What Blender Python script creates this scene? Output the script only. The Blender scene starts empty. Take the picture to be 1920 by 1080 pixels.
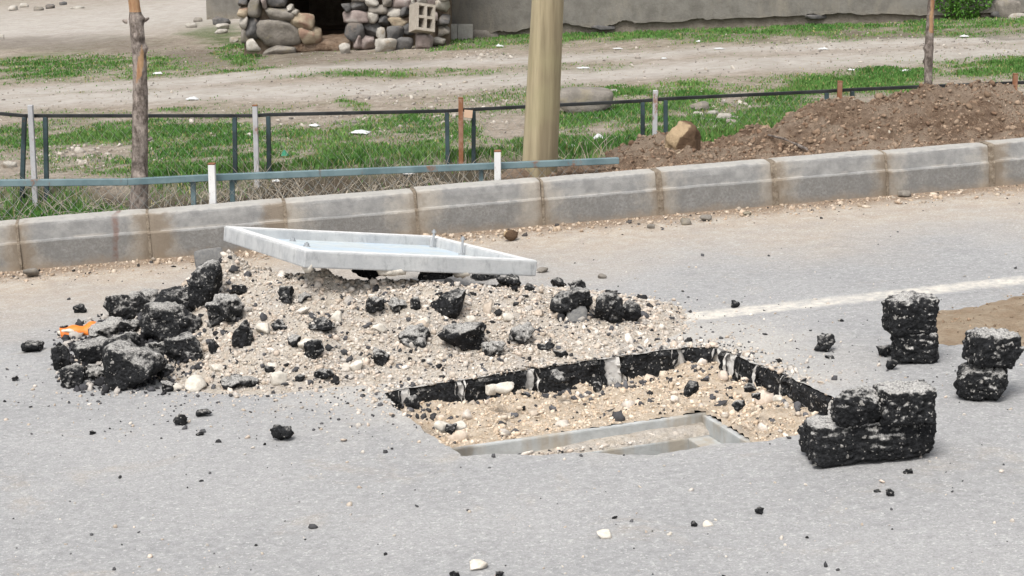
import bpy, bmesh, math, random
import numpy as np
from mathutils import noise as mn, Vector, Matrix
from mathutils.geometry import tessellate_polygon

# ------------------------------------------------------------------ camera, light, exposure
SC = bpy.context.scene
COL = SC.collection
R = math.radians
F, PITCH, H, K = 3500.0, R(11.9), 1.8, 0.054      # focal length in photo pixels, tilt, eye height, cross fall of the ground
cd = bpy.data.cameras.new('camera'); cam = bpy.data.objects.new('camera', cd); COL.objects.link(cam)
cam.location = (0, 0, H); cam.rotation_euler = (R(90) - PITCH, 0, 0)
cd.sensor_width = 36.0; cd.lens = F / 1920 * 36; cd.clip_start = 0.1; cd.clip_end = 2000
SC.camera = cam

SUN_EL, SUN_AZ = R(58), R(205)          # azimuth measured clockwise from +Y (view direction)
world = bpy.data.worlds.new('World'); SC.world = world; world.use_nodes = True
wt = world.node_tree; wt.nodes.clear()
sky = wt.nodes.new('ShaderNodeTexSky'); sky.sky_type = 'NISHITA'; sky.sun_disc = False
sky.sun_elevation = SUN_EL; sky.sun_rotation = SUN_AZ; sky.dust_density = 4.0; sky.air_density = 1.0
hs = wt.nodes.new('ShaderNodeHueSaturation'); hs.inputs['Saturation'].default_value = 0.22
bg = wt.nodes.new('ShaderNodeBackground'); bg.inputs['Strength'].default_value = 0.12
wo = wt.nodes.new('ShaderNodeOutputWorld')
wt.links.new(sky.outputs[0], hs.inputs['Color']); wt.links.new(hs.outputs[0], bg.inputs[0]); wt.links.new(bg.outputs[0], wo.inputs[0])
sd = bpy.data.lights.new('sun', 'SUN'); sun = bpy.data.objects.new('sun', sd); COL.objects.link(sun)
sd.energy = 1.4; sd.angle = R(22); sd.color = (1.0, 0.96, 0.9)
sdir = Vector((math.sin(SUN_AZ) * math.cos(SUN_EL), math.cos(SUN_AZ) * math.cos(SUN_EL), math.sin(SUN_EL)))
sun.rotation_euler = sdir.to_track_quat('Z', 'Y').to_euler(); sun.location = (0, -5, 20)
vs = SC.view_settings
vs.view_transform = 'Standard'; vs.look = 'None'; vs.gamma = 1.0; vs.use_curve_mapping = False
vs.exposure = 0.85
SC.render.engine = 'CYCLES'; SC.cycles.use_denoising = True; SC.cycles.max_bounces = 6

# ------------------------------------------------------------------ geometry of the place
random.seed(4); RNG = np.random.default_rng(7)
C0 = np.array([0.0, 0.0, H]); CP, SP = math.cos(PITCH), math.sin(PITCH)
KS, KY = 0.188, 10.148; KC = 1 / math.hypot(1, KS)   # kerb foot line y = KY + KS x
def zplane(x): return K * np.clip(x, -14, 14)
def ray(px, py):
    u = (px - 960) / F; v = (540 - py) / F
    return np.array([u, CP + v * SP, -SP + v * CP])
def gp(px, py, off=0.0):                    # a pixel's point on the ground plane raised by off
    d = ray(px, py); return C0 + d * ((H - off) / (K * d[0] - d[2]))
def at_y(px, py, Y):
    d = ray(px, py); return C0 + d * (Y / d[1])
def at_s(px, py, s):                        # a pixel's point on the upright plane s metres behind the kerb face
    d = ray(px, py); t = (s / KC + KY) / (d[1] - KS * d[0]); return C0 + d * t
def s_of(x, y): return (y - KY - KS * x) * KC
def kerb_pt(x, s): return KY + KS * x + s / KC
def proj(x, y, z):
    q1, q2 = y, z - H
    zc = q1 * CP - q2 * SP; yc = q1 * SP + q2 * CP
    return 960 + F * x / zc, 540 - F * yc / zc
def scale_at(y): return F / math.hypot(y, 1.6)

_LAT = RNG.random((8, 256, 256))
def vn(x, y, f, k=0):
    x = np.asarray(x) * f + 37.3 * (k + 1); y = np.asarray(y) * f + 91.7 * (k + 1)
    xi = np.floor(x).astype(int); yi = np.floor(y).astype(int); u = x - xi; v = y - yi
    u = u * u * (3 - 2 * u); v = v * v * (3 - 2 * v); L = _LAT[k % 8]
    a = L[xi & 255, yi & 255]; b = L[(xi + 1) & 255, yi & 255]; c = L[xi & 255, (yi + 1) & 255]; d = L[(xi + 1) & 255, (yi + 1) & 255]
    return (a * (1 - u) + b * u) * (1 - v) + (c * (1 - u) + d * u) * v
def fbm(x, y, f, k=0, o=4):
    t = 0; a = 0.5
    for i in range(o): t = t + a * (vn(x, y, f * 2 ** i, k + i) - 0.5); a *= 0.55
    return t
def sst(a, b, x):
    t = np.clip((np.asarray(x, dtype=float) - a) / (b - a), 0, 1); return t * t * (3 - 2 * t)

# ------------------------------------------------------------------ tagging and linking
def tag(o, label=None, cat=None, group=None, kind=None):
    if label: o['label'] = label
    if cat: o['category'] = cat
    if group: o['group'] = group
    if kind: o['kind'] = kind
    return o
def link(name, me, mat=None, parent=None, loc=None, rz=0.0, smooth=False):
    o = bpy.data.objects.new(name, me); COL.objects.link(o)
    if mat is not None and me is not None:
        me.materials.clear(); me.materials.append(M[mat] if isinstance(mat, str) else mat)
    if parent is not None: o.parent = parent
    if loc is not None: o.location = [float(c) for c in loc]
    o.rotation_euler[2] = rz
    if me is not None and smooth: me.polygons.foreach_set('use_smooth', [True] * len(me.polygons))
    return o
def empty(name, loc, rz=0.0):
    o = bpy.data.objects.new(name, None); COL.objects.link(o); o.location = [float(c) for c in loc]; o.rotation_euler[2] = rz
    o.empty_display_size = 0.1; return o
def mesh_np(name, verts, faces, nper=3, col=None):
    me = bpy.data.meshes.new(name); verts = np.asarray(verts, dtype=np.float32); faces = np.asarray(faces, dtype=np.int32)
    nf = len(faces)
    me.vertices.add(len(verts)); me.vertices.foreach_set('co', verts.ravel())
    me.loops.add(nf * nper); me.loops.foreach_set('vertex_index', faces.ravel())
    me.polygons.add(nf); me.polygons.foreach_set('loop_start', np.arange(nf, dtype=np.int32) * nper)
    if col is not None:
        a = me.color_attributes.new('col', 'FLOAT_COLOR', 'POINT')
        c = np.ones((len(verts), 4), dtype=np.float32); c[:, :col.shape[1]] = col; a.data.foreach_set('color', c.ravel())
    me.update(calc_edges=True); me.validate(); return me
def mesh_py(name, verts, faces):
    me = bpy.data.meshes.new(name); me.from_pydata([tuple(float(c) for c in v) for v in verts], [], faces); me.update(); return me
def bm_mesh(name, bm):
    bmesh.ops.recalc_face_normals(bm, faces=bm.faces[:]); me = bpy.data.meshes.new(name); bm.to_mesh(me); bm.free(); return me
def grid_mesh(name, X, Y, Z, mask=None, col=None):
    nr, nc = X.shape; v = np.stack([X, Y, Z], -1).reshape(-1, 3); i = np.arange(nr * nc).reshape(nr, nc)
    f = np.stack([i[:-1, :-1], i[:-1, 1:], i[1:, 1:], i[1:, :-1]], -1).reshape(-1, 4)
    if mask is not None: f = f[mask.reshape(-1)]
    return mesh_np(name, v, f, 4, col)
def boxm(name, lo, hi, bev=0.0, seg=1):
    bm = bmesh.new(); bmesh.ops.create_cube(bm, size=1)
    lo = Vector(lo); hi = Vector(hi)
    for v in bm.verts: v.co = Vector([(lo[i] + hi[i]) / 2 + v.co[i] * (hi[i] - lo[i]) for i in range(3)])
    if bev: bmesh.ops.bevel(bm, geom=bm.edges[:], offset=bev, segments=seg, profile=0.6, affect='EDGES')
    return bm_mesh(name, bm)
def bar(name, a, b, w, h=None, bev=0.003):              # a square bar from a to b with its long side upright
    a = Vector([float(c) for c in a]); b = Vector([float(c) for c in b]); h = h or w; d = b - a; L = d.length; d.normalize()
    up = Vector((0, 0, 1)) if abs(d.z) < 0.9 else Vector((0, 1, 0))
    x = d.cross(up).normalized(); u = x.cross(d).normalized()
    bm = bmesh.new(); bmesh.ops.create_cube(bm, size=1)
    for v in bm.verts: v.co = Vector((v.co.x * w, v.co.y * L, v.co.z * h))
    bmesh.ops.bevel(bm, geom=bm.edges[:], offset=bev, segments=1, affect='EDGES')
    mt = Matrix((x, d, u)).transposed()
    for v in bm.verts: v.co = mt @ v.co + Vector((0, 0, 0))
    return bm_mesh(name, bm), (a + b) / 2
ICO = {}
def ico(n):
    if n not in ICO:
        bm = bmesh.new(); bmesh.ops.create_icosphere(bm, subdivisions=n, radius=1)
        ICO[n] = (np.array([v.co[:] for v in bm.verts]), np.array([[v.index for v in f.verts] for f in bm.faces])); bm.free()
    return ICO[n]
def rock_mesh(name, dims, seed, sub=3, box=3.0, cuts=8, rough=0.05, cell=0.0, cellsize=0.014, flat_top=None, cutr=(0.68, 0.93)):
    rg = np.random.default_rng(seed); v, f = ico(sub); v = v.copy(); dims = np.array(dims, dtype=float)
    r = (np.abs(v) ** box).sum(1) ** (-1 / box); v = v * r[:, None]
    for i in range(cuts):
        n = rg.normal(size=3); n /= np.linalg.norm(n); t = v @ n; d = t.max() * rg.uniform(*cutr); m = t > d
        v[m] -= np.outer(t[m] - d, n) * 0.96
    if flat_top is not None:
        n = np.array(flat_top, dtype=float); n /= np.linalg.norm(n); t = v @ n; m = t > 0.55; v[m] -= np.outer(t[m] - 0.55, n)
        flat = m
    else: flat = np.zeros(len(v), bool)
    v /= np.abs(v).max(0); dirs = v / np.linalg.norm(v, axis=1)[:, None]; v *= dims / 2; s = float(dims.mean())
    off = Vector(rg.uniform(-50, 50, 3))
    d = np.zeros(len(v))
    for i, p in enumerate(v):
        p = Vector(p)
        q = p * (2.2 / s) + off
        e = rough * s * (mn.noise(q) + 0.5 * mn.noise(q * 2.3) + 0.3 * mn.noise(q * 5.1))
        if cell:
            dd = mn.voronoi(p / cellsize + off)[0][0]; e += cell * (0.55 - dd); d2 = mn.voronoi(p / (cellsize * 2.6) + off)[0]; e += 1.7 * cell * min(d2[1] - d2[0], .5) - .5 * cell
        d[i] = e * (0.15 if flat[i] else 1)
    v += dirs * d[:, None]; v[:, 2] -= v[:, 2].min()
    return mesh_np(name, v, f, 3)
def scatter_mesh(name, pos, size, cols, sub=1, squash=0.7, seed=0, nvar=24):
    rg = np.random.default_rng(seed); bv, bf = ico(sub); n = len(pos); nv = len(bv)
    var = np.stack([bv * (1 + rg.uniform(-0.42, 0.38, (nv, 1))) for _ in range(nvar)])
    v = var[rg.integers(0, nvar, n)]
    sc = size[:, None] * rg.uniform(0.55, 1.4, (n, 3)); sc[:, 2] *= squash
    v = v * sc[:, None, :]
    q = rg.normal(size=(n, 4)) * np.array([1, .35, .35, 1]); q /= np.linalg.norm(q, axis=1)[:, None]; w, x, y, z = q.T
    rot = np.stack([1 - 2 * (y * y + z * z), 2 * (x * y - z * w), 2 * (x * z + y * w), 2 * (x * y + z * w), 1 - 2 * (x * x + z * z), 2 * (y * z - x * w), 2 * (x * z - y * w), 2 * (y * z + x * w), 1 - 2 * (x * x + y * y)], -1).reshape(n, 3, 3)
    v = np.einsum('nij,nkj->nki', rot, v) + pos[:, None, :]
    fs = (bf[None] + (np.arange(n) * nv)[:, None, None]).reshape(-1, 3)
    c = np.repeat(cols, nv, axis=0)
    return mesh_np(name, v.reshape(-1, 3), fs, 3, c)
def tube(name, pts, rads, n=12, wob=0.0, seed=0, cap=True):
    rg = random.Random(seed); vs_, fs = [], []; P = [Vector([float(c) for c in p]) for p in pts]
    for i, p in enumerate(P):
        d = (P[min(i + 1, len(P) - 1)] - P[max(i - 1, 0)]).normalized()
        a = d.orthogonal().normalized() if abs(d.z) < 0.9 else d.cross(Vector((0, 1, 0))).normalized(); b = d.cross(a)
        for j in range(n):
            t = 2 * math.pi * j / n; r = rads[i] * (1 + (wob * mn.noise(Vector((math.cos(t) * 1.7 + seed, math.sin(t) * 1.7, p.z * 9))) if wob else 0))
            vs_.append(p + (a * math.cos(t) + b * math.sin(t)) * r)
    for i in range(len(P) - 1):
        for j in range(n): fs.append((i * n + j, i * n + (j + 1) % n, (i + 1) * n + (j + 1) % n, (i + 1) * n + j))
    if cap: fs.append(tuple(range(n))[::-1]); fs.append(tuple(range((len(P) - 1) * n, len(P) * n)))
    return mesh_py(name, vs_, fs)

# ------------------------------------------------------------------ materials
M = {}
class NT:
    def __init__(s, name):
        s.m = bpy.data.materials.new(name); M[name] = s.m; s.m.use_nodes = True; s.t = s.m.node_tree; s.t.nodes.clear()
        s.out = s.t.nodes.new('ShaderNodeOutputMaterial'); s.b = s.t.nodes.new('ShaderNodeBsdfPrincipled'); s.t.links.new(s.b.outputs[0], s.out.inputs[0])
        s.b.inputs['Roughness'].default_value = 0.9; s.b.inputs['Specular IOR Level'].default_value = 0.25
    def put(s, sock, v):
        if hasattr(v, 'is_linked') or isinstance(v, bpy.types.NodeSocket): s.t.links.new(v, sock)
        elif isinstance(v, (tuple, list)) and len(v) == 3 and sock.type == 'RGBA': sock.default_value = (*v, 1)
        else: sock.default_value = v
    def n(s, t, **k):
        nd = s.t.nodes.new(t)
        for a, b in k.items(): setattr(nd, a, b)
        return nd
    def pos(s): return s.n('ShaderNodeNewGeometry').outputs['Position']
    def nrm(s): return s.n('ShaderNodeNewGeometry').outputs['Normal']
    def obj(s): return s.n('ShaderNodeTexCoord').outputs['Object']
    def noise(s, sc, det=4, ro=0.6, vec=None, dist=0.0):
        x = s.n('ShaderNodeTexNoise'); s.put(x.inputs['Vector'], vec if vec is not None else s.pos()); x.inputs['Scale'].default_value = sc; x.inputs['Detail'].default_value = det; x.inputs['Roughness'].default_value = ro; x.inputs['Distortion'].default_value = dist
        return x.outputs[0]
    def vor(s, sc, vec=None, feat='F1', out='Distance', rnd=1.0):
        x = s.n('ShaderNodeTexVoronoi'); x.feature = feat; s.put(x.inputs['Vector'], vec if vec is not None else s.pos()); x.inputs['Scale'].default_value = sc; x.inputs['Randomness'].default_value = rnd
        return x.outputs[out]
    def math(s, op, a, b=0.0, c=0.0):
        x = s.n('ShaderNodeMath', operation=op); s.put(x.inputs[0], a); s.put(x.inputs[1], b)
        if op == 'MULTIPLY_ADD': s.put(x.inputs[2], c)
        return x.outputs[0]
    def rng(s, v, a, b, lo=0.0, hi=1.0, smooth=True):
        x = s.n('ShaderNodeMapRange'); x.interpolation_type = 'SMOOTHSTEP' if smooth else 'LINEAR'; s.put(x.inputs[0], v)
        for i, q in enumerate((a, b, lo, hi)): x.inputs[i + 1].default_value = q
        return x.outputs[0]
    def mix(s, f, a, b, mode='MIX'):
        x = s.n('ShaderNodeMix', data_type='RGBA'); x.blend_type = mode; s.put(x.inputs[0], f); s.put(x.inputs[6], a); s.put(x.inputs[7], b); return x.outputs[2]
    def dot(s, v, w):
        x = s.n('ShaderNodeVectorMath', operation='DOT_PRODUCT'); s.put(x.inputs[0], v); x.inputs[1].default_value = w; return x.outputs['Value']
    def scalev(s, v, w):
        x = s.n('ShaderNodeVectorMath', operation='MULTIPLY'); s.put(x.inputs[0], v); x.inputs[1].default_value = w; return x.outputs[0]
    def distp(s, p):
        x = s.n('ShaderNodeVectorMath', operation='DISTANCE'); s.put(x.inputs[0], s.pos()); x.inputs[1].default_value = p; return x.outputs['Value']
    def attr(s, n='col'):
        x = s.n('ShaderNodeAttribute', attribute_name=n); return x
    def sep(s, v):
        x = s.n('ShaderNodeSeparateXYZ'); s.put(x.inputs[0], v); return x.outputs
    def bump(s, h, st=0.5, d=0.01):
        x = s.n('ShaderNodeBump'); x.inputs['Strength'].default_value = st; x.inputs['Distance'].default_value = d; s.put(x.inputs['Height'], h); s.t.links.new(x.outputs[0], s.b.inputs['Normal'])
    def col(s, c, rough=None, spec=None, metal=None):
        s.put(s.b.inputs['Base Color'], c)
        if rough is not None: s.put(s.b.inputs['Roughness'], rough)
        if spec is not None: s.b.inputs['Specular IOR Level'].default_value = spec
        if metal is not None: s.put(s.b.inputs['Metallic'], metal)

def road_colour(n):
    p = n.pos()
    kd = n.math('ADD', n.math('MULTIPLY', n.dot(p, (-KS, 1, 0)), KC), -KY * KC)       # metres from the kerb foot
    wob = n.noise(1.6, 5, 0.6); fine = n.noise(120, 4, 0.75); mid = n.noise(30, 6, 0.75); big = n.noise(0.9, 4, 0.55)
    base = n.mix(n.rng(mid, 0.3, 0.72), (0.268, 0.268, 0.270), (0.385, 0.384, 0.382))
    base = n.mix(n.rng(big, 0.35, 0.65, 0, 0.45), base, (0.41, 0.405, 0.40))
    tan = n.mix(n.rng(n.noise(9, 5, 0.7), 0.35, 0.7), (0.41, 0.335, 0.26), (0.48, 0.43, 0.365))
    g = n.math('ADD', kd, n.math('MULTIPLY', wob, 1.7))
    dust = n.rng(g, -1.15, 0.75, 0, 0.95)
    dust = n.math('MULTIPLY', dust, n.rng(n.noise(4.5, 6, 0.7), 0.2, 0.55, 0.55, 1))
    c = n.mix(dust, base, tan)
    foot = n.rng(n.math('ADD', kd, n.math('MULTIPLY', n.noise(7, 5, 0.7), 0.45)), -0.12, 0.16)
    c = n.mix(n.math('MULTIPLY', foot, 0.85), c, (0.235, 0.165, 0.11))
    pit = n.math('ADD', n.distp((0.25, 6.95, 0.0)), n.math('MULTIPLY', n.noise(3.0, 5, 0.7), 0.9))
    c = n.mix(n.rng(pit, 1.75, 1.0, 0, 0.6), c, (0.53, 0.50, 0.455))
    stain = n.rng(n.noise(2.3, 6, 0.75, dist=0.6), 0.56, 0.7, 0, 0.35)
    c = n.mix(stain, c, (0.40, 0.345, 0.28))
    sp = n.rng(n.vor(95), 0.10, 0.22, 1, 0)
    c = n.mix(n.math('MULTIPLY', sp, n.rng(n.noise(60, 1), 0.5, 0.6, 0, 0.75)), c, (0.55, 0.54, 0.52))
    sp2 = n.rng(n.vor(70, n.scalev(p, (1, 1, 1.3))), 0.08, 0.2, 1, 0)
    c = n.mix(n.math('MULTIPLY', sp2, n.rng(n.noise(35, 1), 0.5, 0.62, 0, 0.7)), c, (0.10, 0.10, 0.10))
    c = n.mix(n.rng(fine, 0.36, 0.66, 0.0, 0.8), c, n.mix(1.0, c, (0.62, 0.62, 0.62), 'MULTIPLY')); c = n.mix(n.rng(n.noise(75, 3, .7), .56, .68, 0, .5), c, (.58, .575, .56))
    return c
n = NT('road'); n.col(road_colour(n), 0.92, 0.2)
n.bump(n.math('ADD', n.noise(150, 3, 0.7), n.math('MULTIPLY', n.noise(30, 3), 0.7)), 0.55, 0.006)

LA0, LA1 = gp(1090, 617), gp(1990, 517); LDV = (LA1 - LA0) / np.linalg.norm(LA1 - LA0); LNV = np.array([-LDV[1], LDV[0], 0])
n = NT('paint'); rc = road_colour(n); w = n.rng(n.noise(26, 6, 0.75), 0.30, 0.66, 0.15, .8)
off_ = n.math('ABSOLUTE', n.math('SUBTRACT', n.dot(n.pos(), tuple(float(c) for c in LNV)), float(LA0 @ LNV)))
w = n.math('MULTIPLY', w, n.rng(n.math('ADD', off_, n.math('MULTIPLY', n.noise(18, 5, .7), .07)), .135, .075))
w = n.math('MULTIPLY', w, n.rng(n.noise(2.5, 4, 0.6), 0.3, 0.55, 0.6, 1))
n.col(n.mix(w, rc, (0.68, 0.635, 0.555)), 0.85); n.bump(n.noise(150, 3, 0.7), 0.5, 0.006)

def asphalt(name, dust_lo, dust_hi, dcol=(0.47, 0.455, 0.43), base=(0.009, 0.0095, 0.0105)):
    n = NT(name); p = n.pos(); up = n.sep(n.nrm())[2]
    d = n.math('ADD', n.math('MULTIPLY', up, 0.36), n.noise(42, 6, 0.75))
    d = n.math('ADD', d, n.math('MULTIPLY', n.noise(8, 4, 0.6), 0.75))
    dust = n.rng(d, dust_lo, dust_hi)
    dust = n.math('MULTIPLY', dust, n.rng(n.noise(150, 3, 0.7), 0.3, 0.6, 0.3, 1))
    b = n.mix(n.rng(n.noise(70, 4, 0.7), 0.4, 0.72), base, (0.032, 0.033, 0.036))
    c = n.mix(dust, b, dcol)
    wv = n.n('ShaderNodeVectorMath', operation='ADD'); n.put(wv.inputs[0], p); nz = n.n('ShaderNodeTexNoise'); nz.inputs['Scale'].default_value = 60; n.put(nz.inputs['Vector'], p); sc3 = n.scalev(nz.outputs['Color'], (.02, .02, .02)); n.put(wv.inputs[1], sc3)
    for sc, lo, amt in ((58, 0.93, 0.8), (130, 0.90, 0.7)):
        vv = n.n('ShaderNodeTexVoronoi'); vv.inputs['Scale'].default_value = sc; n.put(vv.inputs['Vector'], wv.outputs[0])
        pick = n.rng(n.sep(vv.outputs['Color'])[0], lo, lo + .03); st = n.math('MULTIPLY', n.rng(vv.outputs['Distance'], 0.30, 0.46, 1, 0), pick)
        c = n.mix(n.math('MULTIPLY', st, amt), c, (0.46, 0.44, 0.41))
    n.col(c, n.rng(dust, 0, 1, 0.72, 0.95), 0.22)
    n.bump(n.math('ADD', n.noise(110, 4, 0.75), n.math('MULTIPLY', n.vor(75), 0.8)), 1.0, 0.010)
asphalt('asphalt_black', 1.12, 1.42)
asphalt('asphalt_slab', 1.02, 1.26, (0.56, 0.545, 0.52))
asphalt('asphalt_dusty', 1.0, 1.28)
asphalt('asphalt_pale', 0.78, 1.12)
n = NT('asphalt_face'); n.col(n.mix(n.rng(n.noise(60, 4, 0.7), 0.35, 0.7), (0.13, 0.13, 0.13), (0.20, 0.195, 0.185)), 0.9); n.bump(n.noise(140, 3, 0.7), 0.4, 0.004)

n = NT('gravel'); a = n.attr(); c = n.mix(n.rng(n.noise(70, 4, 0.7), 0.3, 0.7, 0, 0.45), a.outputs['Color'], n.mix(1.0, a.outputs['Color'], (0.55, 0.52, 0.48), 'MULTIPLY')); n.col(c, 0.95, 0.15); n.bump(n.noise(180, 3, 0.7), 0.4, 0.003)
n = NT('gravel_bed'); c = n.mix(n.rng(n.noise(28, 6, 0.75), 0.3, 0.7), (0.42, 0.365, 0.30), (0.60, 0.55, 0.485))
c = n.mix(n.rng(n.noise(7, 4, 0.6), 0.42, 0.66, 0, 0.6), c, (0.43, 0.40, 0.37)); c = n.mix(n.rng(n.noise(90, 4, .75), .58, .72, 0, .7), c, (.10, .095, .09)); n.col(c, 0.95, 0.1); n.bump(n.math('ADD', n.noise(60, 5, 0.75), n.math('MULTIPLY', n.vor(45), 0.6)), 0.9, 0.02)
n = NT('sandy_fill'); c = n.mix(n.rng(n.noise(28, 6, 0.75), 0.3, 0.7), (0.40, 0.32, 0.235), (0.58, 0.50, 0.41)); n.col(c, 0.95, 0.1); n.bump(n.noise(70, 5, 0.75), 0.9, 0.015)
n = NT('pale_dust'); n.col(n.mix(n.rng(n.noise(45, 5, 0.7), 0.3, 0.7), (0.40, 0.385, 0.36), (0.60, 0.58, 0.55)), 0.95, 0.1); n.bump(n.noise(90, 4, 0.7), 0.8, 0.01)
n = NT('dust_streak'); f_ = n.rng(n.math('ADD', n.noise(30, 6, .75), n.math('MULTIPLY', n.noise(7, 3), .5)), .80, 1.0); n.col(n.mix(f_, (.56, .545, .52), (.014, .014, .015)), .95, .1); n.bump(n.noise(90, 4, .7), .4, .006)
n = NT('pale_stone'); n.col(n.mix(n.rng(n.noise(40, 5, 0.7), 0.3, 0.7), (0.46, 0.42, 0.36), (0.66, 0.62, 0.55)), 0.9, 0.2); n.bump(n.noise(80, 4, 0.7), 0.5, 0.004)
n = NT('sand'); c = n.mix(n.rng(n.noise(12, 6, 0.75), 0.3, 0.7), (0.34, 0.25, 0.17), (0.47, 0.38, 0.28)); n.col(c, 0.95, 0.1); n.bump(n.math('ADD', n.noise(60, 5, 0.75), n.noise(9, 4, .7)), 1.0, 0.03)

# kerb stones: object space, x along the stone, z up
n = NT('kerb'); p = n.pos(); o = n.obj(); ox, oy, oz = n.sep(o)
c = n.mix(n.rng(n.noise(14, 5, 0.65), 0.3, 0.72), (0.20, 0.20, 0.198), (0.295, 0.293, 0.285))
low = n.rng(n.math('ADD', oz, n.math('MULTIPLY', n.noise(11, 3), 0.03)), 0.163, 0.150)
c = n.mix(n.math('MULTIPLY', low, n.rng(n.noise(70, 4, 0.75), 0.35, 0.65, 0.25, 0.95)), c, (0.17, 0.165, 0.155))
edge = n.rng(n.math('ADD', n.math('ABSOLUTE', ox), n.math('MULTIPLY', n.noise(7, 4, 0.65), 0.34)), 0.34, 0.50)
c = n.mix(n.math('MULTIPLY', edge, 0.6), c, n.mix(n.noise(18, 4), (0.33, 0.285, 0.225), (0.43, 0.40, 0.35)))
ri = n.n('ShaderNodeObjectInfo').outputs['Random']
drk = n.rng(n.math('ADD', n.math('ADD', n.math('ABSOLUTE', ox), n.math('MULTIPLY', ri, .09)), n.math('MULTIPLY', n.noise(9, 5, 0.7), 0.24)), 0.415, 0.50)
c = n.mix(n.math('MULTIPLY', drk, 0.7), c, (0.175, 0.135, 0.095))
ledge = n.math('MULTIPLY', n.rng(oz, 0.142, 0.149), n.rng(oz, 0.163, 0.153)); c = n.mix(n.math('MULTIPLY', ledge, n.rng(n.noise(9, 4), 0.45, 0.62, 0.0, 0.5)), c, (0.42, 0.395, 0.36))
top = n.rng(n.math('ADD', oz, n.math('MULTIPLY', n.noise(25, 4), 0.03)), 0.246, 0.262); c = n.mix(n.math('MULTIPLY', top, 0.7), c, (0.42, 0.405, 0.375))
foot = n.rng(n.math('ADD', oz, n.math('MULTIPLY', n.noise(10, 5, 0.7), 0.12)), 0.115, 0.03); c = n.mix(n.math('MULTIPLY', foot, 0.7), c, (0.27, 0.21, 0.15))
rx_ = n.math('ABSOLUTE', n.math('ADD', n.math('SUBTRACT', n.sep(n.pos())[0], float(at_s(215, 445, 0)[0])), n.math('MULTIPLY', n.math('SUBTRACT', n.noise(9, 4), .5), .05)))
c = n.mix(n.math('MULTIPLY', n.rng(rx_, .022, .006), n.rng(n.noise(14, 5, .7), .3, .65, .1, .7)), c, (.15, .075, .055))
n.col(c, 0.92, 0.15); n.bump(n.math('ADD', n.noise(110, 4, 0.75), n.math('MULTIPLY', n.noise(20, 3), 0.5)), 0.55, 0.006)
n = NT('mortar'); n.col(n.mix(n.rng(n.noise(30, 5, 0.7), 0.3, 0.7), (0.15, 0.12, 0.09), (0.30, 0.255, 0.20)), 0.95, 0.1); n.bump(n.noise(70, 4, 0.75), 0.9, 0.01)
n = NT('white_concrete'); c = n.mix(n.rng(n.noise(9, 6, 0.7), 0.35, 0.7), (0.47, 0.48, 0.48), (0.36, 0.37, 0.38)); c = n.mix(n.rng(n.noise(26, 6, 0.75, n.scalev(n.pos(), (1, 1, 0.35))), 0.52, 0.7, 0, 0.6), c, (0.22, 0.23, 0.235)); c = n.mix(n.rng(n.noise(7, 4), .55, .7, 0, .5), c, (.56, .56, .55)); n.col(c, 0.8, 0.25); n.bump(n.noise(60, 5, 0.7), 0.35, 0.005)
n = NT('rim_top'); n.col(n.mix(n.rng(n.noise(30, 5, 0.7), 0.35, 0.7), (0.56, 0.56, 0.555), (0.70, 0.70, 0.69)), 0.8, 0.2); n.bump(n.noise(90, 4, 0.7), 0.3, 0.003)
n = NT('lid_inside'); c = n.mix(n.rng(n.noise(5, 4, 0.6), 0.4, 0.62), (0.50, 0.55, 0.56), (0.42, 0.50, 0.57)); n.col(c, n.rng(n.noise(5, 3), 0.4, 0.6, 0.35, 0.7), 0.4); n.bump(n.noise(40, 3), 0.15, 0.003)
n = NT('galvanised'); n.col((0.42, 0.43, 0.44), 0.45, 0.5, 0.7)
n = NT('old_concrete'); c = n.mix(n.rng(n.noise(10, 6, 0.7), 0.3, 0.7), (0.34, 0.35, 0.345), (0.46, 0.47, 0.465)); zz = n.rng(n.noise(6, 4, 0.6, n.scalev(n.pos(), (1, 1, 0.3))), 0.45, 0.62, 0, 0.7); c = n.mix(zz, c, (0.32, 0.27, 0.20)); n.col(c, 0.9, 0.2); n.bump(n.noise(70, 5, 0.7), 0.5, 0.006)

# field
n = NT('field'); a = n.attr(); g, t, br = n.sep(a.outputs['Color'])
c = n.mix(n.rng(n.noise(7, 6, 0.75), 0.3, 0.7), (0.205, 0.165, 0.125), (0.36, 0.315, 0.265))
c = n.mix(n.rng(n.noise(45, 4, 0.75), 0.5, 0.66, 0, 0.6), c, (0.42, 0.385, 0.335))
c = n.mix(n.rng(n.noise(30, 4, 0.75), 0.56, 0.7, 0, 0.5), c, (0.13, 0.105, 0.08))
tr = n.mix(n.rng(n.noise(3.5, 6, 0.7), 0.3, 0.7), (0.365, 0.335, 0.30), (0.46, 0.43, 0.395))
c = n.mix(n.math('MULTIPLY', t, 0.85), c, tr)
c = n.mix(n.math('MULTIPLY', br, 0.97), c, n.mix(n.rng(n.noise(9, 5, 0.7), .3, .7), (0.025, 0.02, 0.015), (0.085, 0.066, 0.048)))  # brown earth, and bank soil with the overhang's shade painted into its colour
gr = n.mix(n.rng(n.noise(20, 5, 0.7), 0.3, 0.7), (0.038, 0.075, 0.016), (0.085, 0.13, 0.036))
gm = n.math('MULTIPLY', g, n.rng(n.noise(24, 5, 0.75), 0.25, 0.6, 0.25, 1))
c = n.mix(n.math('MULTIPLY', gm, 0.9), c, gr)
n.col(c, 0.97, 0.1); n.bump(n.math('ADD', n.noise(26, 6, 0.75), n.math('MULTIPLY', n.noise(5, 3), 1.0)), 0.8, 0.03)
n = NT('grass'); a = n.attr(); n.col(a.outputs['Color'], 0.75, 0.2); n.b.inputs['Subsurface Weight'].default_value = 0.0
n = NT('dry_weed'); n.col(n.mix(n.noise(8), (0.26, 0.22, 0.165), (0.48, 0.43, 0.36)), 0.95, 0.1)
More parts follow.
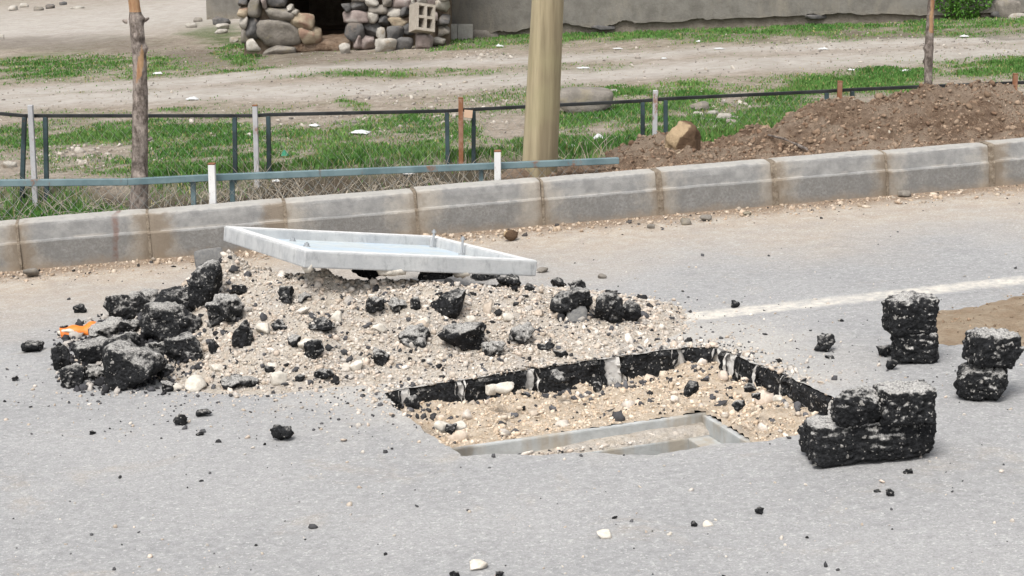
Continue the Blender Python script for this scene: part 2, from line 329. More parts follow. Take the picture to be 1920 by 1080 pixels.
n = NT('soil'); c = n.mix(n.rng(n.noise(11, 6, 0.75), 0.3, 0.7), (0.165, 0.105, 0.070), (0.41, 0.30, 0.215)); c = n.mix(n.rng(n.noise(2.2, 4, 0.6), 0.42, 0.62, 0, 0.8), c, (0.47, 0.37, 0.285))
n.col(c, 0.97, 0.08); n.bump(n.math('ADD', n.noise(45, 6, 0.8), n.math('MULTIPLY', n.noise(14, 4), 1.0)), 1.0, 0.06)
n = NT('clod_rock'); c = n.mix(n.rng(n.math('ADD', n.dot(n.nrm(), (-0.75, -0.35, 0.25)), n.math('MULTIPLY', n.noise(5, 5, .7), 0.5)), 0.62, 0.80), (0.13, 0.085, 0.055), (0.40, 0.30, 0.19)); n.col(c, 0.95, 0.1); n.bump(n.noise(40, 5, 0.75), 0.9, 0.02)

# metal and wood
def paint(name, c0, c1, rust, lo, hi, sc=22):
    n = NT(name); r = n.rng(n.noise(sc, 6, 0.75, n.scalev(n.pos(), (1, 1, 0.55))), lo, hi)
    b = n.mix(n.rng(n.noise(6, 4), 0.35, 0.65), c0, c1); rr = n.mix(n.noise(40, 4), (0.14, 0.05, 0.02), (0.29, 0.125, 0.055))
    n.col(n.mix(n.math('MULTIPLY', r, rust), b, rr), 0.6, 0.35); n.bump(n.noise(90, 4), 0.25, 0.003)
paint('frame_paint', (0.018, 0.028, 0.030), (0.045, 0.075, 0.085), 0.5, 0.60, 0.72)
paint('frame_dark', (0.012, 0.013, 0.014), (0.03, 0.032, 0.033), 0.5, 0.62, 0.74)
paint('rail_teal', (0.095, 0.15, 0.165), (0.15, 0.215, 0.23), 0.75, 0.56, 0.66, 10)
paint('post_grey', (0.36, 0.36, 0.375), (0.46, 0.46, 0.47), 0.8, 0.55, 0.66, 12)
paint('post_rust', (0.24, 0.12, 0.075), (0.36, 0.22, 0.16), 0.9, 0.42, 0.58, 14)
paint('post_white', (0.58, 0.585, 0.58), (0.68, 0.68, 0.67), 0.85, 0.57, 0.66, 16)
n = NT('rust'); n.col(n.mix(n.noise(40, 4), (0.12, 0.05, 0.03), (0.27, 0.14, 0.075)), 0.9); n.bump(n.noise(90, 4), 0.6, 0.004)
n = NT('wire'); n.col((0.26, 0.27, 0.26), 0.6, 0.4)
n = NT('pole_wood'); p = n.obj(); st = n.noise(16, 5, 0.7, n.scalev(p, (1, 1, 0.045))); st2 = n.noise(60, 4, 0.7, n.scalev(p, (1, 1, 0.03)))
c = n.mix(n.rng(st, 0.35, 0.66), (0.375, 0.32, 0.21), (0.27, 0.225, 0.14)); c = n.mix(n.rng(n.noise(5, 4, 0.6, n.scalev(p, (1, 1, 0.10))), 0.48, 0.66, 0, 0.8), c, (0.175, 0.14, 0.09)); c = n.mix(n.rng(st2, 0.55, 0.75, 0, 0.6), c, (0.13, 0.105, 0.065)); c = n.mix(n.rng(n.noise(3, 3, 0.5), 0.5, 0.7, 0, 0.35), c, (0.30, 0.28, 0.16))
n.col(c, 0.8, 0.2); n.bump(n.math('ADD', st2, st), 0.8, 0.008)
n = NT('bark'); p = n.obj(); c = n.mix(n.rng(n.noise(30, 6, 0.75, n.scalev(p, (1, 1, 0.5))), 0.32, 0.68), (0.075, 0.06, 0.05), (0.36, 0.31, 0.275)); c = n.mix(n.rng(n.noise(11, 4, 0.6), 0.5, 0.66, 0, 0.8), c, (0.065, 0.053, 0.046))
a = n.attr(); pk = n.sep(a.outputs['Color'])[0]; pm = n.rng(n.math('ADD', pk, n.math('MULTIPLY', n.noise(26, 5, 0.7, n.scalev(p, (1, 1, 0.45))), 0.9)), 0.92, 1.08)
wood = n.mix(n.rng(n.noise(14, 5, 0.7, n.scalev(p, (1, 1, 0.25))), 0.38, 0.66), (0.42, 0.27, 0.155), (0.27, 0.135, 0.075)); c = n.mix(pm, c, wood); n.col(c, 0.92, 0.12); n.bump(n.noise(55, 6, 0.75, n.scalev(p, (1, 1, 0.6))), 0.95, 0.012)

# building
def stone(name, a, b, c3=None):
    n = NT(name); c = n.mix(n.rng(n.noise(9, 6, 0.72), 0.3, 0.7), a, b)
    if c3: c = n.mix(n.rng(n.noise(6, 5, 0.65), 0.52, 0.66, 0, 0.8), c, c3)
    n.col(c, 0.93, 0.15); n.bump(n.noise(24, 6, 0.75), 0.8, 0.02)
stone('stone_grey', (0.165, 0.15, 0.13), (0.275, 0.25, 0.22), (0.26, 0.23, 0.17))
stone('stone_dark', (0.075, 0.074, 0.075), (0.16, 0.153, 0.147), (0.20, 0.17, 0.145))
stone('stone_pale', (0.30, 0.28, 0.245), (0.47, 0.44, 0.395), (0.30, 0.25, 0.19))
stone('stone_tan', (0.27, 0.215, 0.15), (0.37, 0.31, 0.23), (0.26, 0.16, 0.12))
stone('stone_pink', (0.23, 0.185, 0.17), (0.32, 0.27, 0.25), (0.36, 0.33, 0.30))
stone('backing', (0.12, 0.09, 0.068), (0.22, 0.175, 0.13))
n = NT('plaster'); c = n.mix(n.rng(n.noise(5, 6, 0.72), 0.3, 0.7), (0.14, 0.132, 0.117), (0.205, 0.195, 0.175)); c = n.mix(n.rng(n.noise(3, 5, 0.7, n.scalev(n.pos(), (1, 1, .35))), .5, .68, 0, .8), c, (.235, .215, .18))
zz = n.math('SUBTRACT', n.sep(n.pos())[2], n.math('MULTIPLY', n.sep(n.pos())[0], K)); c = n.mix(n.rng(n.math('ADD', zz, n.math('MULTIPLY', n.noise(4, 5, .7), .3)), .33, .12, 0, .75), c, n.mix(n.rng(n.noise(22, 5, .75), .35, .65), (.17, .145, .11), (.29, .265, .22)))
n.col(c, .95, .1); n.bump(n.noise(30, 6, .75), .6, .015)
stone('foundation', (0.15, 0.13, 0.105), (0.235, 0.21, 0.175))
stone('cinder', (0.34, 0.30, 0.25), (0.43, 0.39, 0.335))
stone('block_grey', (0.30, 0.29, 0.26), (0.40, 0.39, 0.36))
n = NT('leaf'); a = n.attr(); n.col(a.outputs['Color'], 0.55, 0.35)
n = NT('white_plastic'); n.col((0.55, 0.56, 0.56), 0.5, 0.3)
n = NT('orange_plastic'); n.col(n.mix(n.rng(n.noise(18, 4), 0.4, 0.7), (0.72, 0.20, 0.025), (0.55, 0.14, 0.02)), 0.5, 0.4)
n = NT('pink_board'); n.col((0.60, 0.42, 0.30), 0.8)
n = NT('green_plastic'); n.col((0.03, 0.22, 0.12), 0.45, 0.4)

# ------------------------------------------------------------------ road with the dug-out opening
HOLE_PX = [(718, 738), (742, 762), (790, 802), (862, 856), (930, 851), (1010, 853), (1090, 849), (1160, 852), (1230, 853), (1300, 841), (1350, 834), (1440, 826), (1500, 815), (1548, 790), (1563, 748),
           (1520, 727), (1470, 703), (1430, 687), (1385, 668), (1345, 652), (1285, 651), (1210, 661), (1130, 672), (1060, 684), (990, 692), (900, 707), (830, 718), (765, 727)]
HOLE = [gp(*p) for p in HOLE_PX]
def inside(poly, x, y):
    x = np.asarray(x); y = np.asarray(y); c = np.zeros(x.shape, bool); n_ = len(poly)
    for i in range(n_):
        x0, y0 = poly[i][0], poly[i][1]; x1, y1 = poly[(i + 1) % n_][0], poly[(i + 1) % n_][1]
        c ^= ((y0 > y) != (y1 > y)) & (x < (x1 - x0) * (y - y0) / (y1 - y0 + 1e-12) + x0)
    return c
hole_fine = []
for i, p in enumerate(HOLE):
    q = HOLE[(i + 1) % len(HOLE)]; m = max(1, int(np.linalg.norm(q - p) / 0.02))
    d = (q - p) / np.linalg.norm(q - p); nn = np.array([-d[1], d[0], 0])
    for j in range(m):
        a = p + (q - p) * j / m; w = 0.020 * float(fbm(a[0], a[1], 14, 2) * 2 + fbm(a[0], a[1], 50, 1)); b = a + nn * w; b[2] = zplane(b[0]); hole_fine.append(b)
outer = [(-14, -60), (14, -60), (14, kerb_pt(14, 0.1)), (-14, kerb_pt(-14, 0.1))]
outer = [Vector((x, y, float(zplane(x)))) for x, y in outer]
hv = [Vector(p) for p in hole_fine]
tri = tessellate_polygon([outer, hv]); rv = outer + hv
faces = [tuple(t) for t in tri]
for sgn in (-1, 1):
    b = len(rv); xs = [14 * sgn, 400 * sgn]
    rv += [Vector((x, y, float(zplane(x)))) for x in xs for y in (-60, kerb_pt(x, 0.1))]
    faces.append((b, b + 1, b + 3, b + 2))
road_me = mesh_py('road', rv, faces)
bmx = bmesh.new(); bmx.from_mesh(road_me); bmesh.ops.recalc_face_normals(bmx, faces=bmx.faces[:])
for f in bmx.faces:
    if f.normal.z < 0: f.normal_flip()
bmx.to_mesh(road_me); bmx.free()
road = tag(link('road', road_me, 'road'), kind='structure')

# lane marking
la = [gp(1090, 617), gp(1990, 517)]
dv = (la[1] - la[0]); dv /= np.linalg.norm(dv); nv_ = np.array([-dv[1], dv[0], 0]); L = np.linalg.norm(la[1] - la[0]) + 4
nn_ = 160; lv = []
for i in range(nn_ + 1):
    c = la[0] + dv * (L * i / nn_); wa = 0.135 + 0.01 * float(fbm(c[0], c[1], 12, 3)); wb = 0.135 + 0.01 * float(fbm(c[0], c[1], 12, 5))
    for w in (-wa, wb):
        p = c + nv_ * w; lv.append((p[0], p[1], zplane(p[0]) + 0.0007))
lane = tag(link('lane_marking', mesh_py('lane_marking', lv, [(2 * i, 2 * i + 2, 2 * i + 3, 2 * i + 1) for i in range(nn_)]), 'paint'), kind='structure')
bpy.context.view_layer.update()

# ------------------------------------------------------------------ field, ditch and bank
ELL = [  # grass: centre and radii in photo pixels on the ground plane, strength
    (150, 128, 210, 26, .62), (60, 140, 130, 14, .5), (220, 112, 100, 16, .7), (405, 62, 60, 22, .9), (455, 95, 48, 24, .9), (330, 130, 200, 8, .6), (660, 138, 320, 9, .55), (200, 170, 100, 6, .35), (1100, 125, 130, 7, .35),
    (60, 258, 110, 24, .7), (150, 250, 140, 20, .8), (300, 250, 120, 26, .7), (420, 285, 140, 38, .8), (340, 315, 170, 20, .85), (310, 208, 50, 7, .7), (560, 270, 130, 22, .6), (700, 288, 260, 30, .85), (690, 240, 90, 14, .6),
    (655, 198, 26, 10, .9), (800, 250, 80, 36, .75), (760, 310, 260, 22, 1), (920, 300, 110, 24, .9), (950, 185, 80, 12, .4), (1150, 260, 120, 60, 1), (1080, 290, 120, 40, 1), (1170, 178, 80, 14, .7), (1050, 165, 120, 12, .4),
    (1285, 235, 70, 70, 1), (1230, 290, 120, 40, 1), (1440, 225, 90, 34, 1), (1340, 260, 80, 30, 1), (1570, 160, 150, 22, .85), (1480, 180, 70, 20, .8), (1870, 125, 110, 24, .95), (1660, 150, 90, 20, .9), (1700, 110, 120, 8, .5), (1360, 165, 60, 10, .4),
    (960, 72, 110, 14, .8), (1120, 66, 160, 12, .9), (1350, 54, 230, 13, 1), (1600, 47, 260, 13, 1), (1850, 45, 180, 13, 1), (1450, 72, 330, 10, .45), (1850, 68, 200, 9, .4), (880, 85, 90, 8, .6),
    (100, 392, 190, 40, 1), (330, 385, 90, 25, .45), (1080, 320, 70, 20, .9)]
TRK = [((-200, 185), (300, 158), (700, 122), (1000, 112), (1500, 88), (2200, 62), 9), ((-200, 200), (300, 180), (700, 168), (1000, 148), (1400, 121), (2200, 82), 14), ((-300, 60), (150, 45), (330, 25), (420, 18), (600, 5), (700, 0), 34)]
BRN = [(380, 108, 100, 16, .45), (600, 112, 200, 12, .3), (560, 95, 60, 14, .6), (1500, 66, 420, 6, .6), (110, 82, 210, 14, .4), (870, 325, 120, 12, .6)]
SHADED_BANK = True
def px_of(x, y): return proj(x, y, zplane(x))
def ell(px, py, E):
    m = np.zeros_like(px)
    for cx, cy, rx, ry, s in E:
        d = ((px - cx) / rx) ** 2 + ((py - cy) / ry) ** 2; m = np.maximum(m, s * np.clip(1.35 - d * 0.75, 0, 1))
    return m
def masks(x, y):
    px, py = px_of(x, y); px = np.clip(px, -3000, 5000); py = np.clip(py, -3000, 3000)
    jx = fbm(x, y, 1.3, 1) * 120; jy = fbm(x, y, 1.6, 4) * 22; g = ell(px + jx, py + jy, ELL)
    t = np.zeros_like(px)
    for tr in TRK:
        xs = [a for a, b in tr[:-1]]; ys = [b for a, b in tr[:-1]]; d = np.abs(py + jy * 0.4 - np.interp(px, xs, ys)) / tr[-1]; t = np.maximum(t, np.clip(1.4 - d, 0, 1))
    out = (px < -150) | (px > 2100) | (py < -10)
    g = np.where(out, np.maximum(g, 0.6 * sst(-0.05, 0.15, fbm(x, y, 0.35, 2))), g)
    far_bare = (py > 205) & (py < 330); g = np.maximum(g, np.where(far_bare, 0.28, 0.10) * (vn(x, y, 2.2, 3) > 0.5))
    n1 = fbm(x, y, 3.0, 5, 5); g = np.clip(g * (1.0 + 3.0 * n1), 0, 1) * (1 - 0.85 * t)
    s_ = s_of(x, y); nob = sst(1.5, 1.9, s_) * (1 - sst(3.0, 3.12, s_)) * sst(-2.0, -1.6, x) * (1 - sst(.1, .5, x)); g = g * (1 - .93 * nob); bank = sst(1.3, 1.9, s_) * (1 - sst(3.02, 3.2, s_)) * (1 - sst(.4, 1.0, x)); return g, t, np.maximum(ell(px + jx, py + jy, BRN), bank) * (1 - g)  # bank: mask of dark soil that also paints the shade below the overhang
def zrel(x, s):
    right = sst(0.1, 0.9, x)
    lft = 0.16 - 0.34 * sst(0.30, 1.5, s) + 0.03 * sst(1.6, 2.7, s); lft = lft + (0.0 - lft) * sst(2.9, 3.2, s + 0.25 * fbm(x, s, 1.2, 6))
    rgt = 0.17 * (1 - sst(0.6, 2.2, s))
    return lft * (1 - right) + rgt * right
def zfield(x, y):
    s = s_of(x, y); return zplane(x) + zrel(x, s) + 0.05 * fbm(x, y, 1.1, 0) * sst(0.3, 1.0, s) + 0.03 * fbm(x, y, 6, 2)
xs = np.concatenate([-8 - np.geomspace(0.3, 390, 26)[::-1], np.arange(-8, 9.01, 0.06), 9 + np.geomspace(0.3, 390, 26)])
ss = np.concatenate([np.arange(0.1, 4.4, 0.055), np.arange(4.4, 18, 0.13), 18 + np.geomspace(0.3, 500, 26)])
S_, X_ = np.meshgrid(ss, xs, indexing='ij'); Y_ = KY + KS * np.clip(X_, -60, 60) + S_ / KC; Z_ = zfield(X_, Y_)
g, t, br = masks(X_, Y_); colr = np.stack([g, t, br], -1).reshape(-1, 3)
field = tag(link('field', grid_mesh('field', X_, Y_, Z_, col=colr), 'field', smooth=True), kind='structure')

# grass blades
def blades(name, P, hgt, wid, cols, seed):
    rg = np.random.default_rng(seed); n_ = len(P); a = rg.uniform(0, 2 * math.pi, n_); lean = rg.uniform(0.1, 0.75, n_); b = rg.uniform(0, 2 * math.pi, n_)
    w = np.stack([np.cos(a), np.sin(a), 0 * a], -1) * wid[:, None] / 2; d = np.stack([np.cos(b), np.sin(b), 0 * b], -1); up = np.array([0, 0, 1.0])
    m = P + up * (hgt * 0.55)[:, None] + d * (hgt * lean * 0.25)[:, None]; tp = P + up * (hgt * (1 - 0.35 * lean))[:, None] + d * (hgt * lean * 0.8)[:, None]
    lo = P - up * 0.01
    v = np.stack([lo - w, lo + w, m + w * 0.8, m - w * 0.8, tp], 1).reshape(-1, 3); i = np.arange(n_) * 5
    f = np.concatenate([np.stack([i, i + 1, i + 2], -1), np.stack([i, i + 2, i + 3], -1), np.stack([i + 3, i + 2, i + 4], -1)])
    return mesh_np(name, v, f, 3, np.repeat(cols, 5, axis=0))
def grass_pts(n_, smin, smax):
    s = RNG.uniform(smin, smax, n_); y0 = KY + s / KC; x = RNG.uniform(-1, 1, n_) * (y0 + 4) * 0.31; y = KY + KS * x + s / KC
    g, t, br = masks(x, y); keep = RNG.random(n_) < (np.clip(g, 0, 1) ** 1.4); return x[keep], y[keep], g[keep], s[keep]
gx, gy, gg, gs = [np.concatenate(a) for a in zip(grass_pts(60000, 0.5, 3.3), grass_pts(230000, 2.7, 7.0), grass_pts(200000, 7, 16))]
rim = np.exp(-((gs - 3.05) / 0.22) ** 2); hg = (0.012 + 0.022 * gg) * RNG.uniform(0.5, 1.35, len(gx)) * (1 + 1.3 * rim) * np.where(gs < 2.7, 1.8, 1)
far = np.clip(np.hypot(gx, gy) / 13, 1, 2); v1 = fbm(gx, gy, 1.4, 2) * 2 + 0.5; rr = RNG.random(len(gx))
ca = np.array([0.058, 0.158, 0.030]); cb = np.array([0.135, 0.245, 0.062]); cc = np.array([0.33, 0.30, 0.13])
mixv = np.clip(v1 * 0.7 + rr * 0.5 - 0.25 + (1 - gg) * 0.4, 0, 1)[:, None]; gc = ca * (1 - mixv) + cb * mixv
dry = (RNG.random(len(gx)) < 0.06 + 0.22 * (1 - gg))[:, None]; gc = np.where(dry, cc * RNG.uniform(0.6, 1, (len(gx), 1)), gc) * RNG.uniform(0.75, 1.2, (len(gx), 1))
GP = np.stack([gx, gy, zfield(gx, gy)], -1)
tag(link('grass', blades('grass', GP, hg, 0.0075 * far * RNG.uniform(0.7, 1.3, len(gx)), gc, 3), 'grass'), 'short green grass growing over the rough ground behind the fences', 'grass', kind='stuff')

# dry weed stalks on the ditch bank
def stalks(name, P, length, rad, seed, spread=0.9):
    rg = np.random.default_rng(seed); V, Fc = [], []
    for p, L in zip(P, length):
        a = rg.uniform(0, 2 * math.pi); tilt = rg.uniform(0.2, spread); dx = np.array([math.cos(a) * math.sin(tilt), math.sin(a) * math.sin(tilt) * 0.6, math.cos(tilt)]); bend = rg.normal(size=3) * 0.25; bend[2] -= 0.25
        b = len(V)
        for k in range(5):
            u = k / 4; c = p + dx * L * u + bend * L * u * u; r = rad * (1 - 0.7 * u)
            for j in range(3):
                t = 2.094 * j; V.append(c + np.array([math.cos(t) * r, math.sin(t) * r * 0.6, math.sin(t) * r]))
        for k in range(4):
            for j in range(3): Fc.append((b + 3 * k + j, b + 3 * k + (j + 1) % 3, b + 3 * k + 3 + (j + 1) % 3, b + 3 * k + 3 + j))
    return mesh_np(name, V, Fc, 4)
nw = 660; wx = np.concatenate([RNG.uniform(-4.2, -1.4, 260), RNG.uniform(-1.9, 0.7, 400)]); ws = np.concatenate([RNG.uniform(2.5, 3.0, 260), RNG.uniform(1.8, 3.0, 400)]); wy = KY + KS * wx + ws / KC
tag(link('dry_weeds', stalks('dry_weeds', np.stack([wx, wy, zfield(wx, wy)], -1), RNG.uniform(0.10, 0.40, nw), 0.0028, 5, 1.25), 'dry_weed'), 'dry tangled weed stalks along the ditch bank', 'weeds', kind='stuff')

# gravel on the field
nf = 26000; s = RNG.uniform(2.9, 16, nf); x = RNG.uniform(-1, 1, nf) * (KY + s + 4) * 0.30; y = KY + KS * x + s / KC; g, t, br = masks(x, y)
ppx, ppy = px_of(x, y); bare = ell(ppx, ppy, [(190, 288, 110, 26, 1), (440, 260, 90, 14, .8), (1360, 212, 62, 30, 1), (640, 225, 300, 16, .6), (1080, 225, 50, 14, .6), (900, 180, 300, 22, .5), (890, 105, 90, 8, 1), (1700, 90, 300, 20, .35)])
keep = RNG.random(nf) < (0.22 + 0.78 * bare) * (1 - 0.8 * g); x, y, b_ = x[keep], y[keep], bare[keep]
sz = np.clip(np.exp(RNG.normal(-4.85, 0.42, len(x))), 0.004, 0.030) * (1 + 0.6 * b_); pal = np.array([[.43, .39, .34], [.38, .34, .29], [.32, .29, .26], [.50, .46, .41], [.22, .20, .18]])
tag(link('field_gravel', scatter_mesh('field_gravel', np.stack([x, y, zfield(x, y) + sz * 0.2], -1), sz, pal[RNG.integers(0, 5, len(x))] * RNG.uniform(.8, 1.15, (len(x), 1)), 1, 0.6, 2), 'gravel'), 'small pale stones strewn over the bare field', 'gravel', kind='stuff')

# ------------------------------------------------------------------ kerb
KRZ = math.atan(KS); KSL = math.atan(K * KC)
kerb = tag(empty('kerb', (0, KY, 0)), 'low grey concrete kerb of separate cast stones along the road', None, kind='structure')
kerb_x = [gp(px, 510 - 165 / 1920 * px)[0] for px in (40, 283, 540, 785, 1020, 1240, 1455, 1665, 1860)]
kerb_x = [kerb_x[0] - 2.1, kerb_x[0] - 1.4, kerb_x[0] - 0.7] + kerb_x + [kerb_x[-1] + 0.68 * k for k in (1, 2, 3)]
def kerb_mesh(L, seed):
    prof = [(0.0, -0.08), (0.0, 0.05), (0.0, 0.137), (0.006, 0.146), (0.012, 0.150), (0.018, 0.20), (0.023, 0.226), (0.027, 0.236), (0.036, 0.243), (0.10, 0.246), (0.150, 0.246), (0.150, -0.08)]
    m = 26; xs_ = [-L / 2 + L * i / m for i in range(m + 1)]; xs_[0] += 0.0; V, Fc = [], []; k = len(prof)
    for i, x in enumerate(xs_):
        e = 0.004 if i in (0, m) else 0.0
        for j, (y, z) in enumerate(prof):
            q = Vector((x * 5 + seed * 9, y * 30, z * 14)); nz = mn.noise(q) * 0.004 + mn.noise(q * 4) * 0.002
            yy = y + (nz if j < 9 else 0) + (e if j < 9 else 0); zz = z + (0 if j in (0, k - 1) else nz * 0.7) - (e * 0.6 if 6 < j < 11 else 0)
            V.append((x, yy, zz))
    for i in range(m):
        for j in range(k): Fc.append((i * k + j, (i + 1) * k + j, (i + 1) * k + (j + 1) % k, i * k + (j + 1) % k))
    Fc.append(tuple(range(k))); Fc.append(tuple(range(m * k, (m + 1) * k))[::-1])
    bm = bmesh.new(); me = mesh_py('kerb_stone', V, Fc); bm.from_mesh(me); bmesh.ops.recalc_face_normals(bm, faces=bm.faces[:]); bm.to_mesh(me); bm.free(); return me
rk = random.Random(8)
for i in range(len(kerb_x) - 1):
    xa, xb = kerb_x[i], kerb_x[i + 1]; xm = (xa + xb) / 2; L = (xb - xa) / KC - 0.012
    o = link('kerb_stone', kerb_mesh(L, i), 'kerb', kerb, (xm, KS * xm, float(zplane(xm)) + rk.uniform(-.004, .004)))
    o.rotation_euler = (rk.uniform(-.02, .02), -KSL + rk.uniform(-.004, .004), KRZ + rk.uniform(-.006, .006)); o.location.y += rk.uniform(-.004, .004)
    j = link('joint_mortar', kerb_mesh((.036 if i in (7, 8, 10) else rk.choice((.013, .015, .018))), 40 + i), 'mortar', kerb, (xb, KS * xb - .0025, float(zplane(xb)) + .001)); j.rotation_euler = (0, -KSL + rk.uniform(-.03, .03), KRZ)

# ------------------------------------------------------------------ rubble heap shape
CONES = []
for px, py, Y, r in [(430, 472, 7.95, .58), (500, 506, 7.75, .75), (600, 520, 7.66, .84), (700, 532, 7.68, .86), (800, 536, 7.70, .86), (900, 544, 7.70, .84), (1000, 542, 7.75, .74), (1075, 553, 7.66, .52), (1150, 600, 7.5, .28)]:
    p = at_y(px, py, Y); CONES.append((p[0], Y, p[2] - K * p[0], r))
p = gp(240, 690); CONES.append((p[0] + .03, p[1] + 0.15, 0.10, 0.36)); p = gp(330, 640); CONES.append((p[0], p[1], 0.14, 0.42)); p = gp(820, 665); CONES.append((p[0], p[1], 0.05, 0.5)); p = gp(520, 690); CONES.append((p[0], p[1], 0.08, 0.5))
def pile(x, y):
    x = np.asarray(x, dtype=float); y = np.asarray(y, dtype=float); h = np.zeros(np.broadcast(x, y).shape)
    for cx, cy, hh, r in CONES: h = h + (hh * np.clip(1 - np.hypot(x - cx, y - cy) / r, 0, 1) ** 1.15) ** 5
    h = h ** 0.2; n1 = fbm(x, y, 5, 3); n2 = fbm(x, y, 16, 1)
    # the road edge of the dug pit keeps the heap back
    return h * (1 + 0.28 * n1) + sst(0.0, 0.06, h) * (0.035 * n1 + 0.028 * n2) - 0.012
def pile_z(x, y): return zplane(x) + np.maximum(pile(x, y), -0.02)
def hit(px, py, surf=None):
    d = ray(px, py); surf = surf or pile_z; t = np.linspace(4.5, 12, 3000); P = C0[:, None] + d[:, None] * t; zz = np.maximum(surf(P[0], P[1]), zplane(P[0])); k = np.argmax(P[2] <= zz)
    return P[:, k]
gxs = np.arange(-2.1, 1.0, 0.016); gys = np.arange(6.55, 8.9, 0.016); GX, GY = np.meshgrid(gxs, gys)
PH = pile(GX, GY); GZ = zplane(GX) + PH; inh = inside(HOLE, GX, GY)
ok = (PH[:-1, :-1] > -0.008) & ~inh[:-1, :-1] & ~inh[1:, 1:] & ~inh[:-1, 1:] & ~inh[1:, :-1]
heap = tag(link('gravel_heap', grid_mesh('gravel_heap', GX, GY, GZ, ok), 'gravel_bed', smooth=True), 'pale heap of dug-out gravel and stones under the tilted concrete lid', 'rubble heap')
def gravel_cols(n_, dark=0.08, rg=RNG):
    pal = np.array([[.60, .545, .485], [.54, .475, .405], [.66, .61, .55], [.48, .41, .34], [.57, .485, .41], [.46, .43, .395]]); c = pal[rg.integers(0, 6, n_)] * rg.uniform(.84, 1.2, (n_, 1))
    d = rg.random(n_) < dark; c[d] = np.array([.035, .035, .037]) * rg.uniform(.5, 3.5, (d.sum(), 1)); return c
nP = 110000; x = RNG.uniform(-2.1, 1.0, nP); y = RNG.uniform(6.5, 8.8, nP); h = pile(x, y); k = (h > RNG.uniform(-0.010, 0.03, nP)) & ~inside(HOLE, x, y); x, y = x[k], y[k]
sz = np.clip(np.exp(RNG.normal(-5.85, 0.66, len(x))), 0.0013, 0.015)
link('heap_pebbles', scatter_mesh('heap_pebbles', np.stack([x, y, np.maximum(pile_z(x, y), zplane(x)) + sz * 0.25], -1), sz, gravel_cols(len(x), .09), 1, 0.75, 11), 'gravel', heap)['kind'] = 'stuff'
nP = 90; x = RNG.uniform(-2.0, 0.9, nP); y = RNG.uniform(6.6, 8.3, nP); h = pile(x, y); k = (h > 0.0) & ~inside(HOLE, x, y); x, y = x[k], y[k]; sz = np.clip(np.exp(RNG.normal(-4.05, 0.26, len(x))), 0.012, 0.03)
link('heap_stones', scatter_mesh('heap_stones', np.stack([x, y, pile_z(x, y) + sz * 0.25], -1), sz, gravel_cols(len(x), .05), 2, 0.8, 12), 'gravel', heap)['kind'] = 'stuff'

nP = 650; x = np.where(RNG.random(nP) < .45, RNG.normal(-1.55, .2, nP), RNG.uniform(-2.0, 0.6, nP)); y = RNG.uniform(6.6, 8.0, nP); h = pile(x, y); k = (h > 0.0) & ~inside(HOLE, x, y); x, y = x[k], y[k]; sz = np.clip(np.exp(RNG.normal(-4.75, 0.45, len(x))), 0.005, 0.026)
link('heap_asphalt_bits', scatter_mesh('heap_asphalt_bits', np.stack([x, y, pile_z(x, y) + sz * 0.35], -1), sz, np.array([[.03, .03, .032]]) * RNG.uniform(.4, 4, (len(x), 1)), 2, 0.8, 13), 'gravel', heap)['kind'] = 'stuff'

# grit and crumbs over the road
pts = []
for _ in range(8000):
    r = random.random()
    if r < 0.36: px, py = random.gauss(800, 420), random.gauss(725, 45)
    elif r < 0.62: px = random.uniform(0, 1920); py = 510 - 0.0859 * px + abs(random.gauss(0, 14))
    elif r < 0.70: px, py = random.uniform(-50, 1970), random.uniform(430, 1090)
    else: px, py = random.gauss(1000, 260), random.gauss(640, 50)
    if py < 512 - 0.0859 * px: continue
    pts.append(gp(px, py))
pts = np.array(pts); pts = pts[~inside(HOLE, pts[:, 0], pts[:, 1])]; kd = s_of(pts[:, 0], pts[:, 1]); sz = np.clip(np.exp(RNG.normal(-5.75, 0.55, len(pts))), 0.0018, 0.012) * np.where(kd > -0.35, 1.7, 1)
pts[:, 2] = zplane(pts[:, 0]) + sz * 0.3
tag(link('road_grit', scatter_mesh('road_grit', pts, sz, np.where((kd > -.4)[:, None], gravel_cols(len(pts), .06) * np.array([[.85, .78, .70]]), gravel_cols(len(pts), .35)), 1, 0.7, 14), 'gravel'), 'fine grit and crumbs scattered over the road', 'grit', kind='stuff')

